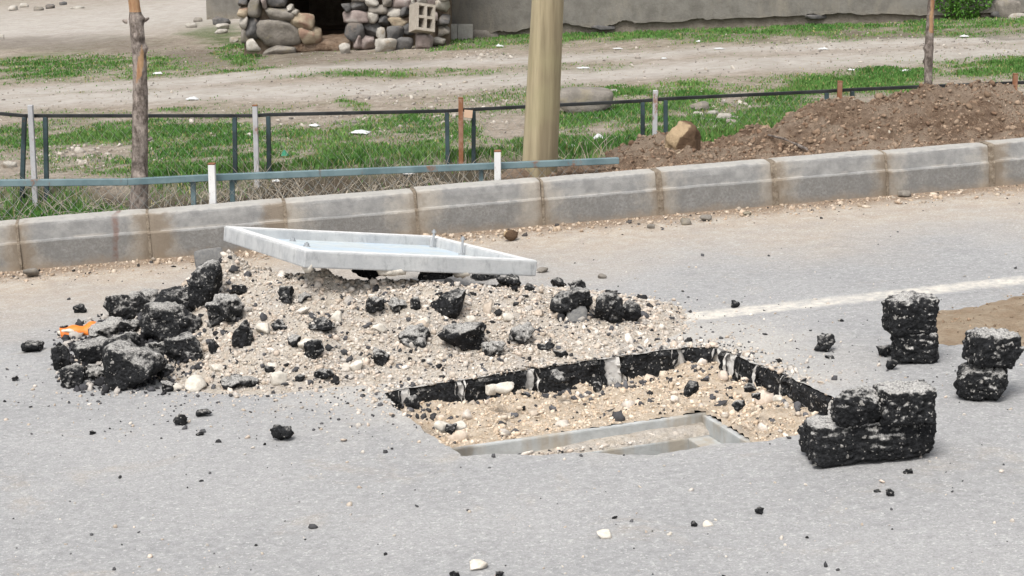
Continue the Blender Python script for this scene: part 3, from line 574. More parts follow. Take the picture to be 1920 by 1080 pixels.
# ------------------------------------------------------------------ dug pit: cut asphalt edge, gravel bed, concrete chamber
def block_strip(name, pts, depth, hgt, mat, seed, out, setback=0.0):
    """cut face along the polyline pts (on the road surface), going down hgt and outward depth"""
    V, Fc = [], []; pp = []
    for a, b in zip(pts, pts[1:]):
        m = max(2, int(np.linalg.norm(b - a) / 0.012)); pp += [a + (b - a) * i / m for i in range(m)]
    pp.append(pts[-1]); rows = 9; k = rows + 1
    for i, p in enumerate(pp):
        q = pp[min(i + 1, len(pp) - 1)] - pp[max(i - 1, 0)]; q = q / np.linalg.norm(q); nn = np.array([q[1], -q[0], 0]) * out
        e = min(i, len(pp) - 1 - i); rd = 0.012 if e == 0 else 0
        for r in range(rows):
            u = r / (rows - 1); w = Vector((p[0] * 22 + seed, p[1] * 22, u * 3.2)); d = -0.004 + (.35 if setback else 1.0) * 0.012 * mn.noise(w) + 0.010 * (0.5 - mn.voronoi(w * 2.6)[0][0]) + 0.018 * (u - 0.3) * mn.noise(w * 0.3)
            if r == 0: d = 0.004
            d += setback; tj = 0.0
            if e < 2: tj = .022 * mn.noise(Vector((seed * 3.7 + (0 if i < 2 else 9), u * 2.6, 1.5))) + .010 * mn.noise(Vector((seed * 1.7, u * 9, i)))
            c = p - nn * (d * 1.0 - rd) + q * tj; V.append((c[0], c[1], p[2] - 0.003 - hgt * u * (1 + 0.2 * mn.noise(Vector((p[0] * 6, p[1] * 6, seed))))))
        c = p + nn * depth; V.append((c[0], c[1], p[2] - 0.003))
    n_ = len(pp)
    for i in range(n_ - 1):
        for r in range(rows - 1): Fc.append((i * k + r, (i + 1) * k + r, (i + 1) * k + r + 1, i * k + r + 1))
    return mesh_py(name, V, Fc)
def along(px0, px1):
    """points of the rear and right rim between two photo columns"""
    rimp = [(718, 738), (765, 727), (830, 718), (900, 707), (990, 692), (1060, 684), (1130, 672), (1210, 661), (1285, 651), (1345, 652), (1385, 668), (1430, 687), (1470, 703), (1520, 727), (1563, 748)]
    xs_ = [a for a, b in rimp]; ys_ = [b for a, b in rimp]; cols = sorted({px0, px1} | {a for a in xs_ if px0 < a < px1})
    return [gp(c, float(np.interp(c, xs_, ys_))) for c in cols]
blocks = [(718, 754), (764, 858), (864, 986), (998, 1132), (1160, 1266), (1280, 1340), (1358, 1371), (1383, 1427), (1429, 1474), (1476, 1562)]
for i, (a, b) in enumerate(blocks):
    o = link('cut_asphalt_block', block_strip('cut_asphalt_block', along(a, b), 0.1, 0.125, None, 10 + i * 3.1, 1), 'asphalt_black', road)
for i in range(len(blocks) - 1):
    a, b = blocks[i][1], blocks[i + 1][0]
    o = link('dust_spill', block_strip('dust_spill', along(a - 7, b + 7), 0.1, 0.13, None, 60 + i * 3.1, 1, .003 + .003 * (i % 3)), 'dust_streak', road)
front = [HOLE[i] for i in range(14, -1, -1)] if False else [HOLE[i] for i in range(0, 15)]
o = link('cut_front_edge', block_strip('cut_front_edge', front, 0.1, 0.07, None, 99, -1), 'pale_dust', road)

CH = -0.085
cBL = gp(836, 840, CH); cBR = gp(1322, 771, CH); ex = cBR - cBL; WID = float(np.linalg.norm(ex)); ex /= WID; cFR = gp(1440, 826, CH); eyr = cFR - cBR
ez = np.array([-K, 0, 1.0]); ez /= np.linalg.norm(ez); ey = np.cross(ex, ez); ey /= np.linalg.norm(ey)       # ey points to the camera side
if ey[1] > 0: ey = -ey
DEP = 0.98
print('chamber width', WID, 'right edge dir', eyr / np.linalg.norm(eyr), 'ey', ey)
def cloc(a, b, c): return cBL + ex * a + ey * b + ez * c
def orient_box(name, lo, hi, mat, parent, bev=0.006):
    me = boxm(name, lo, hi, bev, 2); mt = Matrix(((ex[0], ey[0], ez[0], 0), (ex[1], ey[1], ez[1], 0), (ex[2], ey[2], ez[2], 0), (0, 0, 0, 1))); me.transform(mt)
    if mt.determinant() < 0: me.flip_normals()
    return link(name, me, mat, parent)
cham = tag(empty('concrete_chamber', cBL), 'grey concrete manhole chamber sunk in the dug-out road', 'manhole')
T = 0.026
orient_box('back_wall', (0, 0, -0.55), (WID, T, 0), 'old_concrete', cham)
orient_box('right_wall', (WID - T, T, -0.55), (WID, DEP - T, -0.002), 'old_concrete', cham)
orient_box('left_wall', (0, T, -0.55), (T, DEP - T, -0.002), 'old_concrete', cham)
orient_box('front_wall', (0, DEP - T, -0.55), (WID, DEP, 0), 'old_concrete', cham)
LD = 0.060                                              # ledge that carried the lid, then the shaft
LW = 0.098
orient_box('ledge', (T, T, -0.55), (WID - T, LW, -LD), 'old_concrete', cham)
orient_box('ledge', (WID - T - 0.085, LW, -0.55), (WID - T, DEP - T, -LD - .002), 'old_concrete', cham)
orient_box('ledge', (T, LW, -0.55), (T + 0.10, DEP - T, -LD - .002), 'old_concrete', cham)
orient_box('shaft_floor', (T + .1, LW, -0.55), (WID - T - .085, DEP - T, -0.5), 'gravel_bed', cham)
# dirt lying on the ledge
V = []; na, nb = 90, 18; AA, BB = np.meshgrid(np.linspace(T, WID - T, na), np.linspace(T, LW - .002, nb))
HH = -LD + 0.001 + sst(.12, .75, AA / WID) * (0.020 * (1 - sst(0, 1, (BB - T) / (LW - T))) + .006) + 0.014 * fbm(AA, BB, 12, 2) * sst(.1, .5, AA / WID); HH[-1] -= 0.012
PP = cBL + AA[..., None] * ex + BB[..., None] * ey + HH[..., None] * ez - cBL
link('ledge_dirt', grid_mesh('ledge_dirt', PP[..., 0], PP[..., 1], PP[..., 2]), 'gravel_bed', cham, smooth=True)
# gravel bed round the chamber
gxs = np.arange(-0.75, 1.5, 0.014); gys = np.arange(5.5, 7.5, 0.014); GX, GY = np.meshgrid(gxs, gys)
def pit_z(x, y):
    da = (x - cBL[0]) * ex[0] + (y - cBL[1]) * ex[1]; db = (x - cBL[0]) * ey[0] + (y - cBL[1]) * ey[1]
    back = np.clip(-db / 0.45, 0, 1); rgt = np.clip((da - WID) / 0.3, 0, 1)
    return zplane(x) - 0.086 - 0.004 * np.maximum(back, rgt) + (.05 + .09 * np.maximum(back, rgt)) * fbm(x, y, 4.5, 4) + 0.03 * fbm(x, y, 15, 2) + 0.012 * np.clip((-da - .08) / 0.25, 0, 1)
GZ = pit_z(GX, GY); da = (GX - cBL[0]) * ex[0] + (GY - cBL[1]) * ex[1]; db = (GX - cBL[0]) * ey[0] + (GY - cBL[1]) * ey[1]
inch = (da > 0.02) & (da < WID - 0.02) & (db > 0.02) & (db < DEP)
near = np.zeros_like(inch)
for ox_, oy_ in ((0, 0), (.06, 0), (-.06, 0), (0, .06), (0, -.06)): near |= inside(HOLE, GX + ox_, GY + oy_)
inw = ~inch; ok = (inw & near)[:-1, :-1] & inw[1:, 1:] & inw[1:, :-1] & inw[:-1, 1:]
pit = tag(link('pit_gravel', grid_mesh('pit_gravel', GX, GY, GZ, ok), 'sandy_fill', smooth=True), 'sandy gravel bed inside the dug-out opening', kind='structure')
nP = 24000; x = RNG.uniform(-0.6, 1.3, nP); y = RNG.uniform(5.6, 7.4, nP); da = (x - cBL[0]) * ex[0] + (y - cBL[1]) * ex[1]; db = (x - cBL[0]) * ey[0] + (y - cBL[1]) * ey[1]
k = inside(HOLE, x, y) & ~((da > -.01) & (da < WID + .01) & (db > -.01)); x, y = x[k], y[k]; sz = np.clip(np.exp(RNG.normal(-5.8, 0.6, len(x))), 0.0015, 0.014)
gc_ = gravel_cols(len(x), .05); gc_ *= np.array([1.1, 1.03, .93])
link('pit_pebbles', scatter_mesh('pit_pebbles', np.stack([x, y, pit_z(x, y) + sz * 0.25], -1), sz, gc_, 1, 0.75, 21), 'gravel', pit)['kind'] = 'stuff'
def pit_bits(n_, sz_, dark, sd, sub=2, back=False):
    x = RNG.uniform(-0.6, 1.3, n_); y = RNG.uniform(5.7, 7.4, n_); da = (x - cBL[0]) * ex[0] + (y - cBL[1]) * ex[1]; db = (x - cBL[0]) * ey[0] + (y - cBL[1]) * ey[1]; k = inside(HOLE, x, y) & ~((da > -.02) & (da < WID + .02) & (db > -.02))
    if back: k &= ~inside(HOLE, x, y + .16)
    x, y = x[k], y[k]; sz = np.clip(np.exp(RNG.normal(sz_, .4, len(x))), .003, .03); c = np.array([[.03, .03, .032]]) * RNG.uniform(.5, 5, (len(x), 1)) if dark else gravel_cols(len(x), .0) * 1.1
    link('pit_bits', scatter_mesh('pit_bits', np.stack([x, y, pit_z(x, y) + sz * .3], -1), sz, c, sub, .8, sd), 'gravel', pit)['kind'] = 'stuff'
pit_bits(2600, -5.0, True, 25, 1, True); pit_bits(260, -4.6, True, 26); pit_bits(170, -4.4, False, 27)
x = RNG.uniform(0.25, WID - .04, 260); y = RNG.uniform(T + .005, LW - .01, 260); sz = np.exp(RNG.normal(-5.5, .5, 260)); P_ = ex * x[:, None] + ey * y[:, None] + ez * (-LD + .008)
link('ledge_crumbs', scatter_mesh('ledge_crumbs', P_, sz, gravel_cols(260, .1), 1, .7, 22), 'gravel', cham)['kind'] = 'stuff'
# drift of crumbs and dust along the pit rim
rim_pts = []
for _ in range(1500):
    i = random.choice(list(range(15, len(HOLE))) + [0]); j = (i + 1) % len(HOLE); u = random.random(); p = HOLE[i] + (HOLE[j] - HOLE[i]) * u + np.array([random.gauss(0, .05), abs(random.gauss(0, .06)) if i > 14 else random.gauss(0, .05), 0]); rim_pts.append(p)
rp = np.array(rim_pts); rp = rp[~inside(HOLE, rp[:, 0], rp[:, 1])]; sz = np.clip(np.exp(RNG.normal(-5.4, .6, len(rp))), .002, .018); rp[:, 2] = zplane(rp[:, 0]) + sz * .3
cc_ = gravel_cols(len(rp), .16); tag(link('rim_crumbs', scatter_mesh('rim_crumbs', rp, sz, cc_, 1, .7, 23), 'gravel'), 'pale crumbs strewn along the edge of the dug-out opening', 'grit', kind='stuff')

# ------------------------------------------------------------------ tilted concrete lid
def solve_lid():
    F0 = at_y(572, 471, 7.45)
    def res(v):
        a = at_y(420, 424, v[0]) - F0; b = at_y(1008, 489, v[1]) - F0; return np.array([a @ b, np.linalg.norm(a) - np.linalg.norm(b)])
    v = np.array([8.3, 7.8])
    for _ in range(40):
        r = res(v); J = np.array([(res(v + e) - r) / 1e-5 for e in np.eye(2) * 1e-5]).T; v = v - np.linalg.solve(J, r)
    return F0, at_y(420, 424, v[0]), at_y(1008, 489, v[1])
lF, lL, lR = solve_lid(); S = float(np.linalg.norm(lR - lF)); ax = Vector((lR - lF) / S); ay = Vector((lL - lF) / S); az = ax.cross(ay).normalized(); ay = az.cross(ax)
LH = 0.068
lid = empty('manhole_cover', (0, 0, 0)); lid.matrix_world = Matrix(((ax.x, ay.x, az.x, lF[0]), (ax.y, ay.y, az.y, lF[1]), (ax.z, ay.z, az.z, lF[2]), (0, 0, 0, 1)))
tag(lid, 'square white concrete manhole lid with raised rim lying tilted on the gravel heap', 'manhole lid')
W = 0.062; DP = 0.042
def lid_rim(lo, hi):
    me = boxm('rim', lo, hi, 0.006, 2); return me
link('rim', lid_rim((0, 0, -LH), (S, W, 0)), 'white_concrete', lid); link('rim', lid_rim((0, S - W, -LH), (S, S, 0)), 'white_concrete', lid)
link('rim', lid_rim((0, W, -LH), (W, S - W, -.0015)), 'white_concrete', lid); link('rim', lid_rim((S - W, W, -LH), (S, S - W, -.0015)), 'white_concrete', lid)
for lo, hi in (((.006, .006, -.001), (S - .006, W - .006, .002)), ((.006, S - W + .006, -.001), (S - .006, S - .006, .002)), ((.006, W - .006, -.001), (W - .006, S - W + .006, .0012)), ((S - W + .006, W - .006, -.001), (S - .006, S - W + .006, .0012))): link('rim_top', boxm('rim_top', lo, hi), 'rim_top', lid)
link('panel', boxm('panel', (W, W, -LH + .006), (S - W, S - W, -DP)), 'lid_inside', lid)
def bolt(x, y, hgt):
    bm = bmesh.new()
    for r, z0, z1, sg in ((.0055, 0, hgt, 10), (.016, 0, .004, 14), (.011, hgt - .016, hgt - .006, 6)):
        b = bmesh.ops.create_cone(bm, cap_ends=True, segments=sg, radius1=r, radius2=r, depth=z1 - z0); bmesh.ops.translate(bm, verts=b['verts'], vec=(x, y, -DP + (z0 + z1) / 2))
    link('bolt', bm_mesh('bolt', bm), 'galvanised', lid)
for px, py, hg_ in ((875, 478, .085), (843, 465, .085), (575, 462, .02), (549, 452, .02)):
    d = ray(px, py); o_ = C0; t = float(np.dot(np.array(lF) - np.array(az) * DP - o_, np.array(az)) / np.dot(d, np.array(az))); q = o_ + d * t - lF
    bolt(float(np.clip(np.dot(q, np.array(ax)), W + .02, S - W - .02)), float(np.clip(np.dot(q, np.array(ay)), W + .02, S - W - .02)), hg_)
for px, wd in ((735, .10), (868, .055), (505, .03)):                        # clods of pale mortar stuck under the front edge
    u = (px - 572) / (1008 - 572) * S if px > 572 else 0.0; me = rock_mesh('mortar_lump', (wd * 1.3, .06, .05), px, 3, 2.4, 5, .12); o = link('mortar_lump', me, 'pale_stone', lid, (max(u, .03), .03, -LH - .025))

# ------------------------------------------------------------------ asphalt lumps
CHUNK_N = [0]
def chunk(box, label, cat='asphalt lump', group=None, mat='asphalt_dusty', name='asphalt_lump', surf='pile', bxp=3.4, sub=4, depth=0.85, cuts=14, face=None, sink=0.12, rz=None, rough=.11, cell=.011, hfac=1.0, grow=1.18, push=0.0):
    x0, y0, x1, y1 = box; CHUNK_N[0] += 1; seed = 1000 + CHUNK_N[0]
    w_px, h_px = x1 - x0, y1 - y0
    if group == LG: grow *= 0.98
    base = hit((x0 + x1) / 2, y1 - min(0.22 * h_px, 12)) if surf == 'pile' else (hit((x0 + x1) / 2, y1 - 3, pit_z) if surf == 'pit' else gp((x0 + x1) / 2, y1 - min(.12 * h_px, 6)))
    sc = scale_at(base[1]); w = w_px / sc; dp = w * depth; h = max(0.35 * w, h_px / sc * (1.0 if h_px > .7 * w_px else 1.05)) * hfac
    me = rock_mesh(name, (w * grow, dp * grow, h * grow), seed, sub if w > 0.05 else 3, bxp, cuts, rough, cell if w > .05 else cell * .4, 0.016 if w > .05 else .008, None, (.55, .9))
    if surf == 'pile': z = base[2] - sink * h
    else: z = base[2] - 0.004
    ang = random.uniform(-.35, .35) if rz is None else rz
    o = link(name, me, mat, None, (base[0], base[1] + push + dp * (.30 if surf == 'pile' else .42), z), ang)
    if face:                                            # old road surface left on one side of the lump
        fx0, fy0, fx1, fy1, nrm = face; me2 = rock_mesh('road_face', ((fx1 - fx0) / sc, .03, (fy1 - fy0) / sc * 1.05), seed + 500, 3, 3.2, 6, .03)
        c = base.copy(); cc2 = C0 + ray((fx0 + fx1) / 2, fy1) * (np.linalg.norm(base - C0) - w * .10) / np.linalg.norm(ray((fx0 + fx1) / 2, fy1))
        q = link('road_face', me2, 'asphalt_face', o); q.matrix_parent_inverse = Matrix.Identity(4)
        loc = Vector(cc2 - np.array(o.location)); loc.rotate(Matrix.Rotation(-ang, 3, 'Z')); q.location = loc; q.rotation_euler = (-nrm, 0, -ang)
    return tag(o, label, cat, group)
LG = 'black asphalt lumps dumped at the low end of the gravel heap'
chunk((278, 549, 362, 612), 'pointed jet black asphalt lump on top of the dumped lumps', group=LG, mat='asphalt_black')
chunk((198, 562, 284, 613), 'flat black asphalt slab piece with dusty speckled face leaning on the pointed lump', group=LG)
chunk((253, 592, 366, 655), 'broad black asphalt lump with chalky white dust along its upper edge', group=LG)
chunk((313, 635, 381, 688), 'blocky black asphalt lump with a blue-grey dusty side beside bare sand', group=LG)
chunk((169, 613, 232, 648), 'grey crusty asphalt piece next to the orange plastic', group=LG, mat='asphalt_pale')
chunk((152, 644, 238, 700), 'dark asphalt lump showing a smooth grey road face', group=LG, face=(196, 652, 236, 692, .5))
chunk((180, 662, 293, 745), 'largest pyramid-shaped black asphalt lump at the foot of the heap', group=LG)
chunk((96, 662, 128, 706), 'small round black asphalt lump at the outer tip of the heap', group=LG, mat='asphalt_black', sub=3)
chunk((112, 690, 158, 736), 'crumbly black asphalt lump leaning on the largest lump', group=LG, sub=3)
chunk((133, 646, 170, 663), 'thin flat asphalt flake behind the grey-faced lump', group=LG, sub=3)
chunk((353, 505, 412, 588), 'tall black asphalt lump with white stones stuck in it by the raised lid corner', group=LG)
chunk((258, 553, 292, 574), 'small grey asphalt piece peeking out behind the pointed lump', group=LG, mat='asphalt_pale', sub=3)
chunk((391, 571, 449, 626), 'worn grey asphalt slab piece lying sloped on the gravel', group=LG, mat='asphalt_pale')
G2 = 'black asphalt lumps lying in the gravel heap'; LB = 'black asphalt lump half buried in the pale gravel heap'
for b, m in [((436, 613, 473, 659), 'asphalt_dusty'), ((389, 642, 411, 669), 'asphalt_black'), ((690, 563, 723, 600), 'asphalt_dusty'), ((727, 568, 760, 592), 'asphalt_pale'), ((770, 560, 786, 588), 'asphalt_dusty'), ((580, 607, 627, 628), 'asphalt_dusty'), ((573, 647, 603, 681), 'asphalt_dusty'),
             ((697, 660, 727, 694), 'asphalt_dusty'), ((522, 548, 552, 577), 'asphalt_dusty'), ((555, 552, 578, 572), 'asphalt_pale'), ((541, 632, 565, 656), 'asphalt_dusty'), ((505, 605, 535, 622), 'asphalt_dusty'), ((430, 540, 458, 560), 'asphalt_dusty'), ((497, 690, 515, 702), 'asphalt_dusty'), ((590, 700, 622, 716), 'asphalt_dusty'), ((552, 706, 570, 718), 'asphalt_black'),
             ((1034, 529, 1060, 544), 'asphalt_black'), ((1067, 533, 1097, 556), 'asphalt_dusty'), ((1040, 660, 1065, 674), 'asphalt_dusty'), ((1010, 646, 1036, 660), 'asphalt_black'), ((985, 537, 1004, 547), 'asphalt_black'), ((955, 625, 978, 640), 'asphalt_dusty')]:
    chunk(b, LB, group=G2, mat=m, sub=3 if b[2] - b[0] < 30 else 4)
chunk((409, 711, 455, 734), 'flat black asphalt piece with a rounded grey stone beside it', group=G2); chunk((448, 711, 482, 731), 'rounded blue-grey stone lying against a flat black asphalt piece', 'stone', None, 'asphalt_pale', 'stone', sub=3, cell=.002)
chunk((810, 557, 873, 608), 'angular black asphalt lump with white specks below the lid edge', group=G2, mat='asphalt_black')
chunk((823, 622, 906, 672), 'long black asphalt lump near the pit rim', group=G2)
chunk((753, 624, 810, 655), 'asphalt slab piece with a grey road face in the middle of the heap', group=G2, face=(755, 634, 798, 654, .6))
chunk((903, 647, 947, 674), 'dust-grey asphalt lump beside the long black one', group=G2, mat='asphalt_pale')
chunk((960, 617, 1000, 654), 'blue-grey dusty asphalt lump on the lower slope of the heap', group=G2, mat='asphalt_pale')
chunk((1038, 556, 1104, 612), 'black asphalt slab piece with a grey road face at the thin end of the heap', group=G2, face=(1062, 573, 1102, 610, .45))
chunk((1116, 566, 1168, 615), 'knobbly black asphalt lump beside the lane line', group=G2); chunk((1160, 578, 1197, 612), 'dusty round asphalt lump touching the knobbly one by the lane line', group=G2, sub=3)
chunk((1133, 547, 1154, 560), 'tiny black asphalt crumb behind the knobbly lump', group=G2, mat='asphalt_black', sub=3, surf='ground'); chunk((1165, 562, 1188, 574), 'flat black asphalt crumb behind the dusty round lump', group=G2, mat='asphalt_black', sub=3, surf='ground')
for b in [(215, 640, 262, 672), (275, 648, 318, 680), (225, 608, 262, 632), (330, 600, 362, 640), (110, 705, 140, 735), (160, 690, 196, 720), (292, 690, 322, 712), (300, 720, 330, 738), (345, 560, 372, 590)]:
    chunk(b, 'black asphalt piece jammed between the bigger dumped lumps', group=LG, mat='asphalt_dusty')
cp_ = []
while len(cp_) < 1500:
    px, py = random.gauss(225, 70), random.gauss(665, 42)
    if not (92 < px < 385 and 555 < py < 742) or py < 560 + abs(px - 280) * .35: continue
    q = hit(px, py); cp_.append(q)
cp_ = np.array(cp_); sz = np.clip(np.exp(RNG.normal(-4.85, .5, len(cp_))), .004, .024); cp_[:, 2] += sz * .35
link('asphalt_crumbs', scatter_mesh('asphalt_crumbs', cp_, sz, np.where(RNG.random((len(cp_), 1)) < .22, np.array([[.45, .42, .39]]), np.array([[.022, .022, .024]]) * RNG.uniform(.5, 4, (len(cp_), 1))), 2, .8, 15), 'gravel', heap)['kind'] = 'stuff'
# black lumps added under the lid in place of its dark shadow
for b, l in [((660, 500, 745, 540), 'black lump added as the shadow under the middle of the lid'), ((785, 505, 865, 540), 'black lump added as the shadow under the lid by the mortar clod'), ((878, 512, 938, 538), 'black lump added as the shadow under the lower end of the lid'), ((928, 526, 975, 551), 'thin black flake added as the shadow below the lid corner')]:
    chunk(b, l, group='black lumps in place of the shadow under the lid', mat='asphalt_black', sink=.25, depth=1.0, push=.10, hfac=.8, grow=1.0)
p = at_y(400, 526, 8.05); me = rock_mesh('asphalt_slab', (.125, .055, .15), 1777, 4, 14, 3, .02, .002, .012, None, (.86, .95)); o = link('asphalt_slab', me, 'asphalt_face', None, (p[0], p[1], p[2] - .01)); o.rotation_euler = (-.25, -.12, .25); tag(o, 'flat grey slab of old road surface standing behind the tall black lump', 'asphalt slab')
# on the road
LR = 'small black asphalt lump lying alone on the grey road'; G3 = 'loose asphalt lumps on the road'
for b, l in [((326, 779, 350, 801), 'rounder of two small black asphalt lumps just in front of the heap'), ((368, 772, 393, 784), 'flatter of two small black asphalt lumps just in front of the heap'), ((42, 644, 77, 664), 'black asphalt lump lying clear of the heap beyond the orange plastic'), ((1369, 565, 1385, 580), 'small black asphalt lump lying against the lane line'), ((1663, 678, 1684, 697), 'small black asphalt lump just in front of the far two-piece stack'), ((138, 574, 160, 590), 'small black asphalt lump behind the orange plastic scrap')]:
    chunk(b, l, group=G3, mat='asphalt_black', surf='ground', sub=3, depth=.9)
for b in [ (1418, 953, 1432, 966), (1662, 919, 1677, 932), (23, 704, 35, 716), (1696, 881, 1710, 890), (1296, 979, 1308, 989), (1641, 917, 1651, 924), (843, 1073, 860, 1084), (930, 1073, 945, 1083), (168, 808, 179, 816), (368, 811, 381, 818), (1549, 668, 1564, 674), (1573, 598, 1584, 604), (1655, 657, 1664, 665)]:
    chunk(b, LR, group=G3, mat='asphalt_black', surf='ground', sub=3, depth=.9)
chunk((509, 802, 545, 832), 'largest loose black asphalt lump in front of the heap', group=G3, mat='asphalt_black', surf='ground'); chunk((1535, 636, 1567, 664), 'round dusty asphalt lump between the pit and the two-piece stack', group=G3, surf='ground')
chunk((1645, 654, 1675, 671), 'flat black asphalt crumb against the foot of the far stack', group=G3, mat='asphalt_black', surf='ground', sub=3)
for b in [(1116, 990, 1151, 1014), (1314, 973, 1340, 990), (1250, 992, 1262, 1006), (872, 1050, 918, 1074), (1338, 969, 1347, 978)]:
    chunk(b, 'pale limestone pebble lying on the bare grey road', 'stone', 'pale pebbles on the road', 'pale_stone', 'pebble', 'ground', sub=3, cell=0, rough=.05, grow=.85, hfac=.8)
for b in [(40, 503, 72, 524), (1275, 409, 1300, 424), (1308, 404, 1336, 417), (1685, 355, 1712, 372), (1392, 396, 1410, 406), (1213, 420, 1230, 430), (1003, 500, 1028, 514), (1120, 513, 1138, 524)]:
    chunk(b, 'small grey stone lying at the foot of the kerb', 'stone', 'stones at the foot of the kerb', 'stone_grey', 'stone', 'ground', sub=3, cell=0, rough=.05, grow=.95)
chunk((943, 438, 972, 455), 'reddish brown clod lying at the foot of the kerb', 'stone', None, 'clod_rock', 'soil_clod', 'ground', sub=3, cell=.002)
# in the pit
for b in [(912, 720, 932, 744), (930, 722, 962, 743), (815, 793, 842, 816), (846, 795, 872, 810), (1450, 745, 1466, 756)]: chunk(b, 'pale stone lying on the gravel inside the dug-out opening', 'stone', 'pale stones in the pit', 'pale_stone', 'stone', 'pit', sub=3, cell=0, rough=.04)
for b in [(1284, 720, 1310, 748), (1376, 752, 1398, 776), (835, 796, 858, 816), (1112, 720, 1130, 740), (1398, 726, 1418, 740), (1030, 705, 1062, 724), (760, 745, 784, 770), (1410, 740, 1426, 752)]: chunk(b, 'small black asphalt crumb on the gravel inside the dug-out opening', 'asphalt lump', 'asphalt crumbs in the pit', 'asphalt_dusty', 'asphalt_lump', 'pit', sub=3)
# pale stones of the heap that stand out
for b in [(350, 712, 392, 738), (505, 700, 535, 728), (318, 722, 340, 736), (620, 590, 640, 612), (480, 610, 508, 632), (655, 680, 680, 700), (785, 600, 806, 616), (395, 688, 420, 700), (870, 596, 890, 610), (560, 640, 590, 664), (700, 610, 722, 626), (940, 590, 962, 606)]:
    chunk(b, 'rounded cream stone standing out in the gravel heap', 'stone', 'cream stones in the heap', 'pale_stone', 'stone', sub=3, cell=0, rough=.045)

# ------------------------------------------------------------------ stacks of cut asphalt
def slab(px0, px1, pyb, hgt, dep, label, mat='asphalt_slab', zoff=0.0, rz=0.0, base_y=None, bxp=26, cuts=6, rough=.05, back=0.0, seed=0, tilt=(0, 0), sub=5):
    c = gp((px0 + px1) / 2, pyb); yb = (base_y if base_y is not None else c[1]); sc = F / (yb * CP + (H - zoff) * SP)
    w = (px1 - px0) / sc * .95; x = ((px0 + px1) / 2 - 960) / sc
    me = rock_mesh('asphalt_slab', (w, dep, hgt * .92), 5000 + seed, sub, bxp, cuts, rough, .011, .014, None, (.82, .96) if bxp > 4.5 else (.66, .92))
    o = link('asphalt_slab', me, mat, None, (x, yb + dep / 2 + back, float(zplane(x)) + zoff - .003)); o.rotation_euler = (tilt[0], tilt[1] - K, rz); tag(o, label, 'asphalt slab', 'cut asphalt slabs stacked on the road'); return o
yb = gp(1636, 872)[1]
slab(1512, 1760, 872, .140, .17, 'wide black asphalt slab at the bottom of the stack beside the pit', base_y=yb, rz=.10, seed=1)
slab(1648, 1757, 0, .118, .145, 'square black asphalt slab on top of the wide slab beside the pit', zoff=.120, base_y=yb - .02, rz=.06, seed=2, bxp=26)
slab(1562, 1660, 0, .115, .145, 'bulging round asphalt piece on top of the wide slab, overhanging the pit edge', zoff=.119, base_y=yb - .03, rz=-.05, seed=3, bxp=4.4, cuts=5)
yb = gp(1718, 684)[1]
slab(1676, 1762, 684, .125, .13, 'lower asphalt block of the far two-piece stack by the sand', base_y=yb, rz=-.05, seed=4)
slab(1664, 1763, 0, .150, .15, 'upper asphalt block with chalky top on the far two-piece stack by the sand', zoff=.104, base_y=yb - .01, rz=.12, seed=5, bxp=8, cuts=6, rough=.05)
yb = gp(1850, 756)[1]
slab(1800, 1897, 756, .128, .14, 'lower asphalt block of the leaning stack', base_y=yb, rz=-.3, seed=6, bxp=5, cuts=7, rough=.06)
slab(1815, 1913, 0, .135, .14, 'angular asphalt block perched askew on top of the leaning stack', zoff=.108, base_y=yb + .0, rz=.25, seed=7, bxp=7, cuts=8, rough=.05, tilt=(0, .12))

# orange plastic piece
c = gp(152, 626); V = []; m, k = 12, 9
for i in range(m + 1):
    for j in range(k + 1):
        u, v = i / m, j / k; a = math.pi * (v - .5) * 1.15; r = .030 * (1 + .08 * math.sin(u * 9)); V.append(((u - .5) * .135, r * math.sin(a), r * math.cos(a) * .85 + .004 * math.sin(u * 14 + v * 5)))
me = mesh_py('orange_plastic', V, [(i * (k + 1) + j, (i + 1) * (k + 1) + j, (i + 1) * (k + 1) + j + 1, i * (k + 1) + j + 1) for i in range(m) for j in range(k)])
op = link('plastic_scrap', me, 'orange_plastic', None, (c[0], c[1] - .01, c[2] + .006), .25, True); sm = op.modifiers.new('s', 'SOLIDIFY'); sm.thickness = .003; op.rotation_euler[1] = -.12; op.scale = (1.25, 1.2, 1.45)
tag(op, 'curled scrap of orange plastic lying beside the asphalt lumps', 'plastic scrap')
for b, l in (((112, 612, 128, 624), 'dark crumb beside of the orange plastic scrap'),): chunk(b, l, 'asphalt lump', None, 'asphalt_dusty', surf='ground', sub=3)
chunk((108, 622, 136, 634), 'cream pebble lying against the orange plastic scrap', 'stone', None, 'pale_stone', 'stone', 'ground', sub=3, cell=0)

# sand drift on the road at the right
gxs = np.arange(1.2, 4.5, .025); gys = np.arange(6.6, 9.2, .025); GX, GY = np.meshgrid(gxs, gys); ppx, ppy = px_of(GX, GY)
d = sst(0, 1, ((ppx + 160 * fbm(GX, GY, 4, 1)) - 1625) / 220) * np.clip(1 - np.abs((ppy + 45 * fbm(GX, GY, 5, 3, 5)) - np.interp(ppx, [1600, 1800, 1920, 2300], [645, 612, 600, 570])) / np.interp(ppx, [1600, 1760, 1920, 2300], [8, 38, 58, 80]), 0, 1)
SZ = .035 * d ** .8 * (1 + .9 * fbm(GX, GY, 7, 2)) + .022 * fbm(GX, GY, 14, 1) * sst(0, .4, d) - .007
sand = tag(link('sand_drift', grid_mesh('sand_drift', GX, GY, zplane(GX) + SZ, (SZ > -.003)[:-1, :-1]), 'sand', smooth=True), 'thin drift of brown sand spread on the road behind the asphalt stacks', 'sand', kind='stuff')
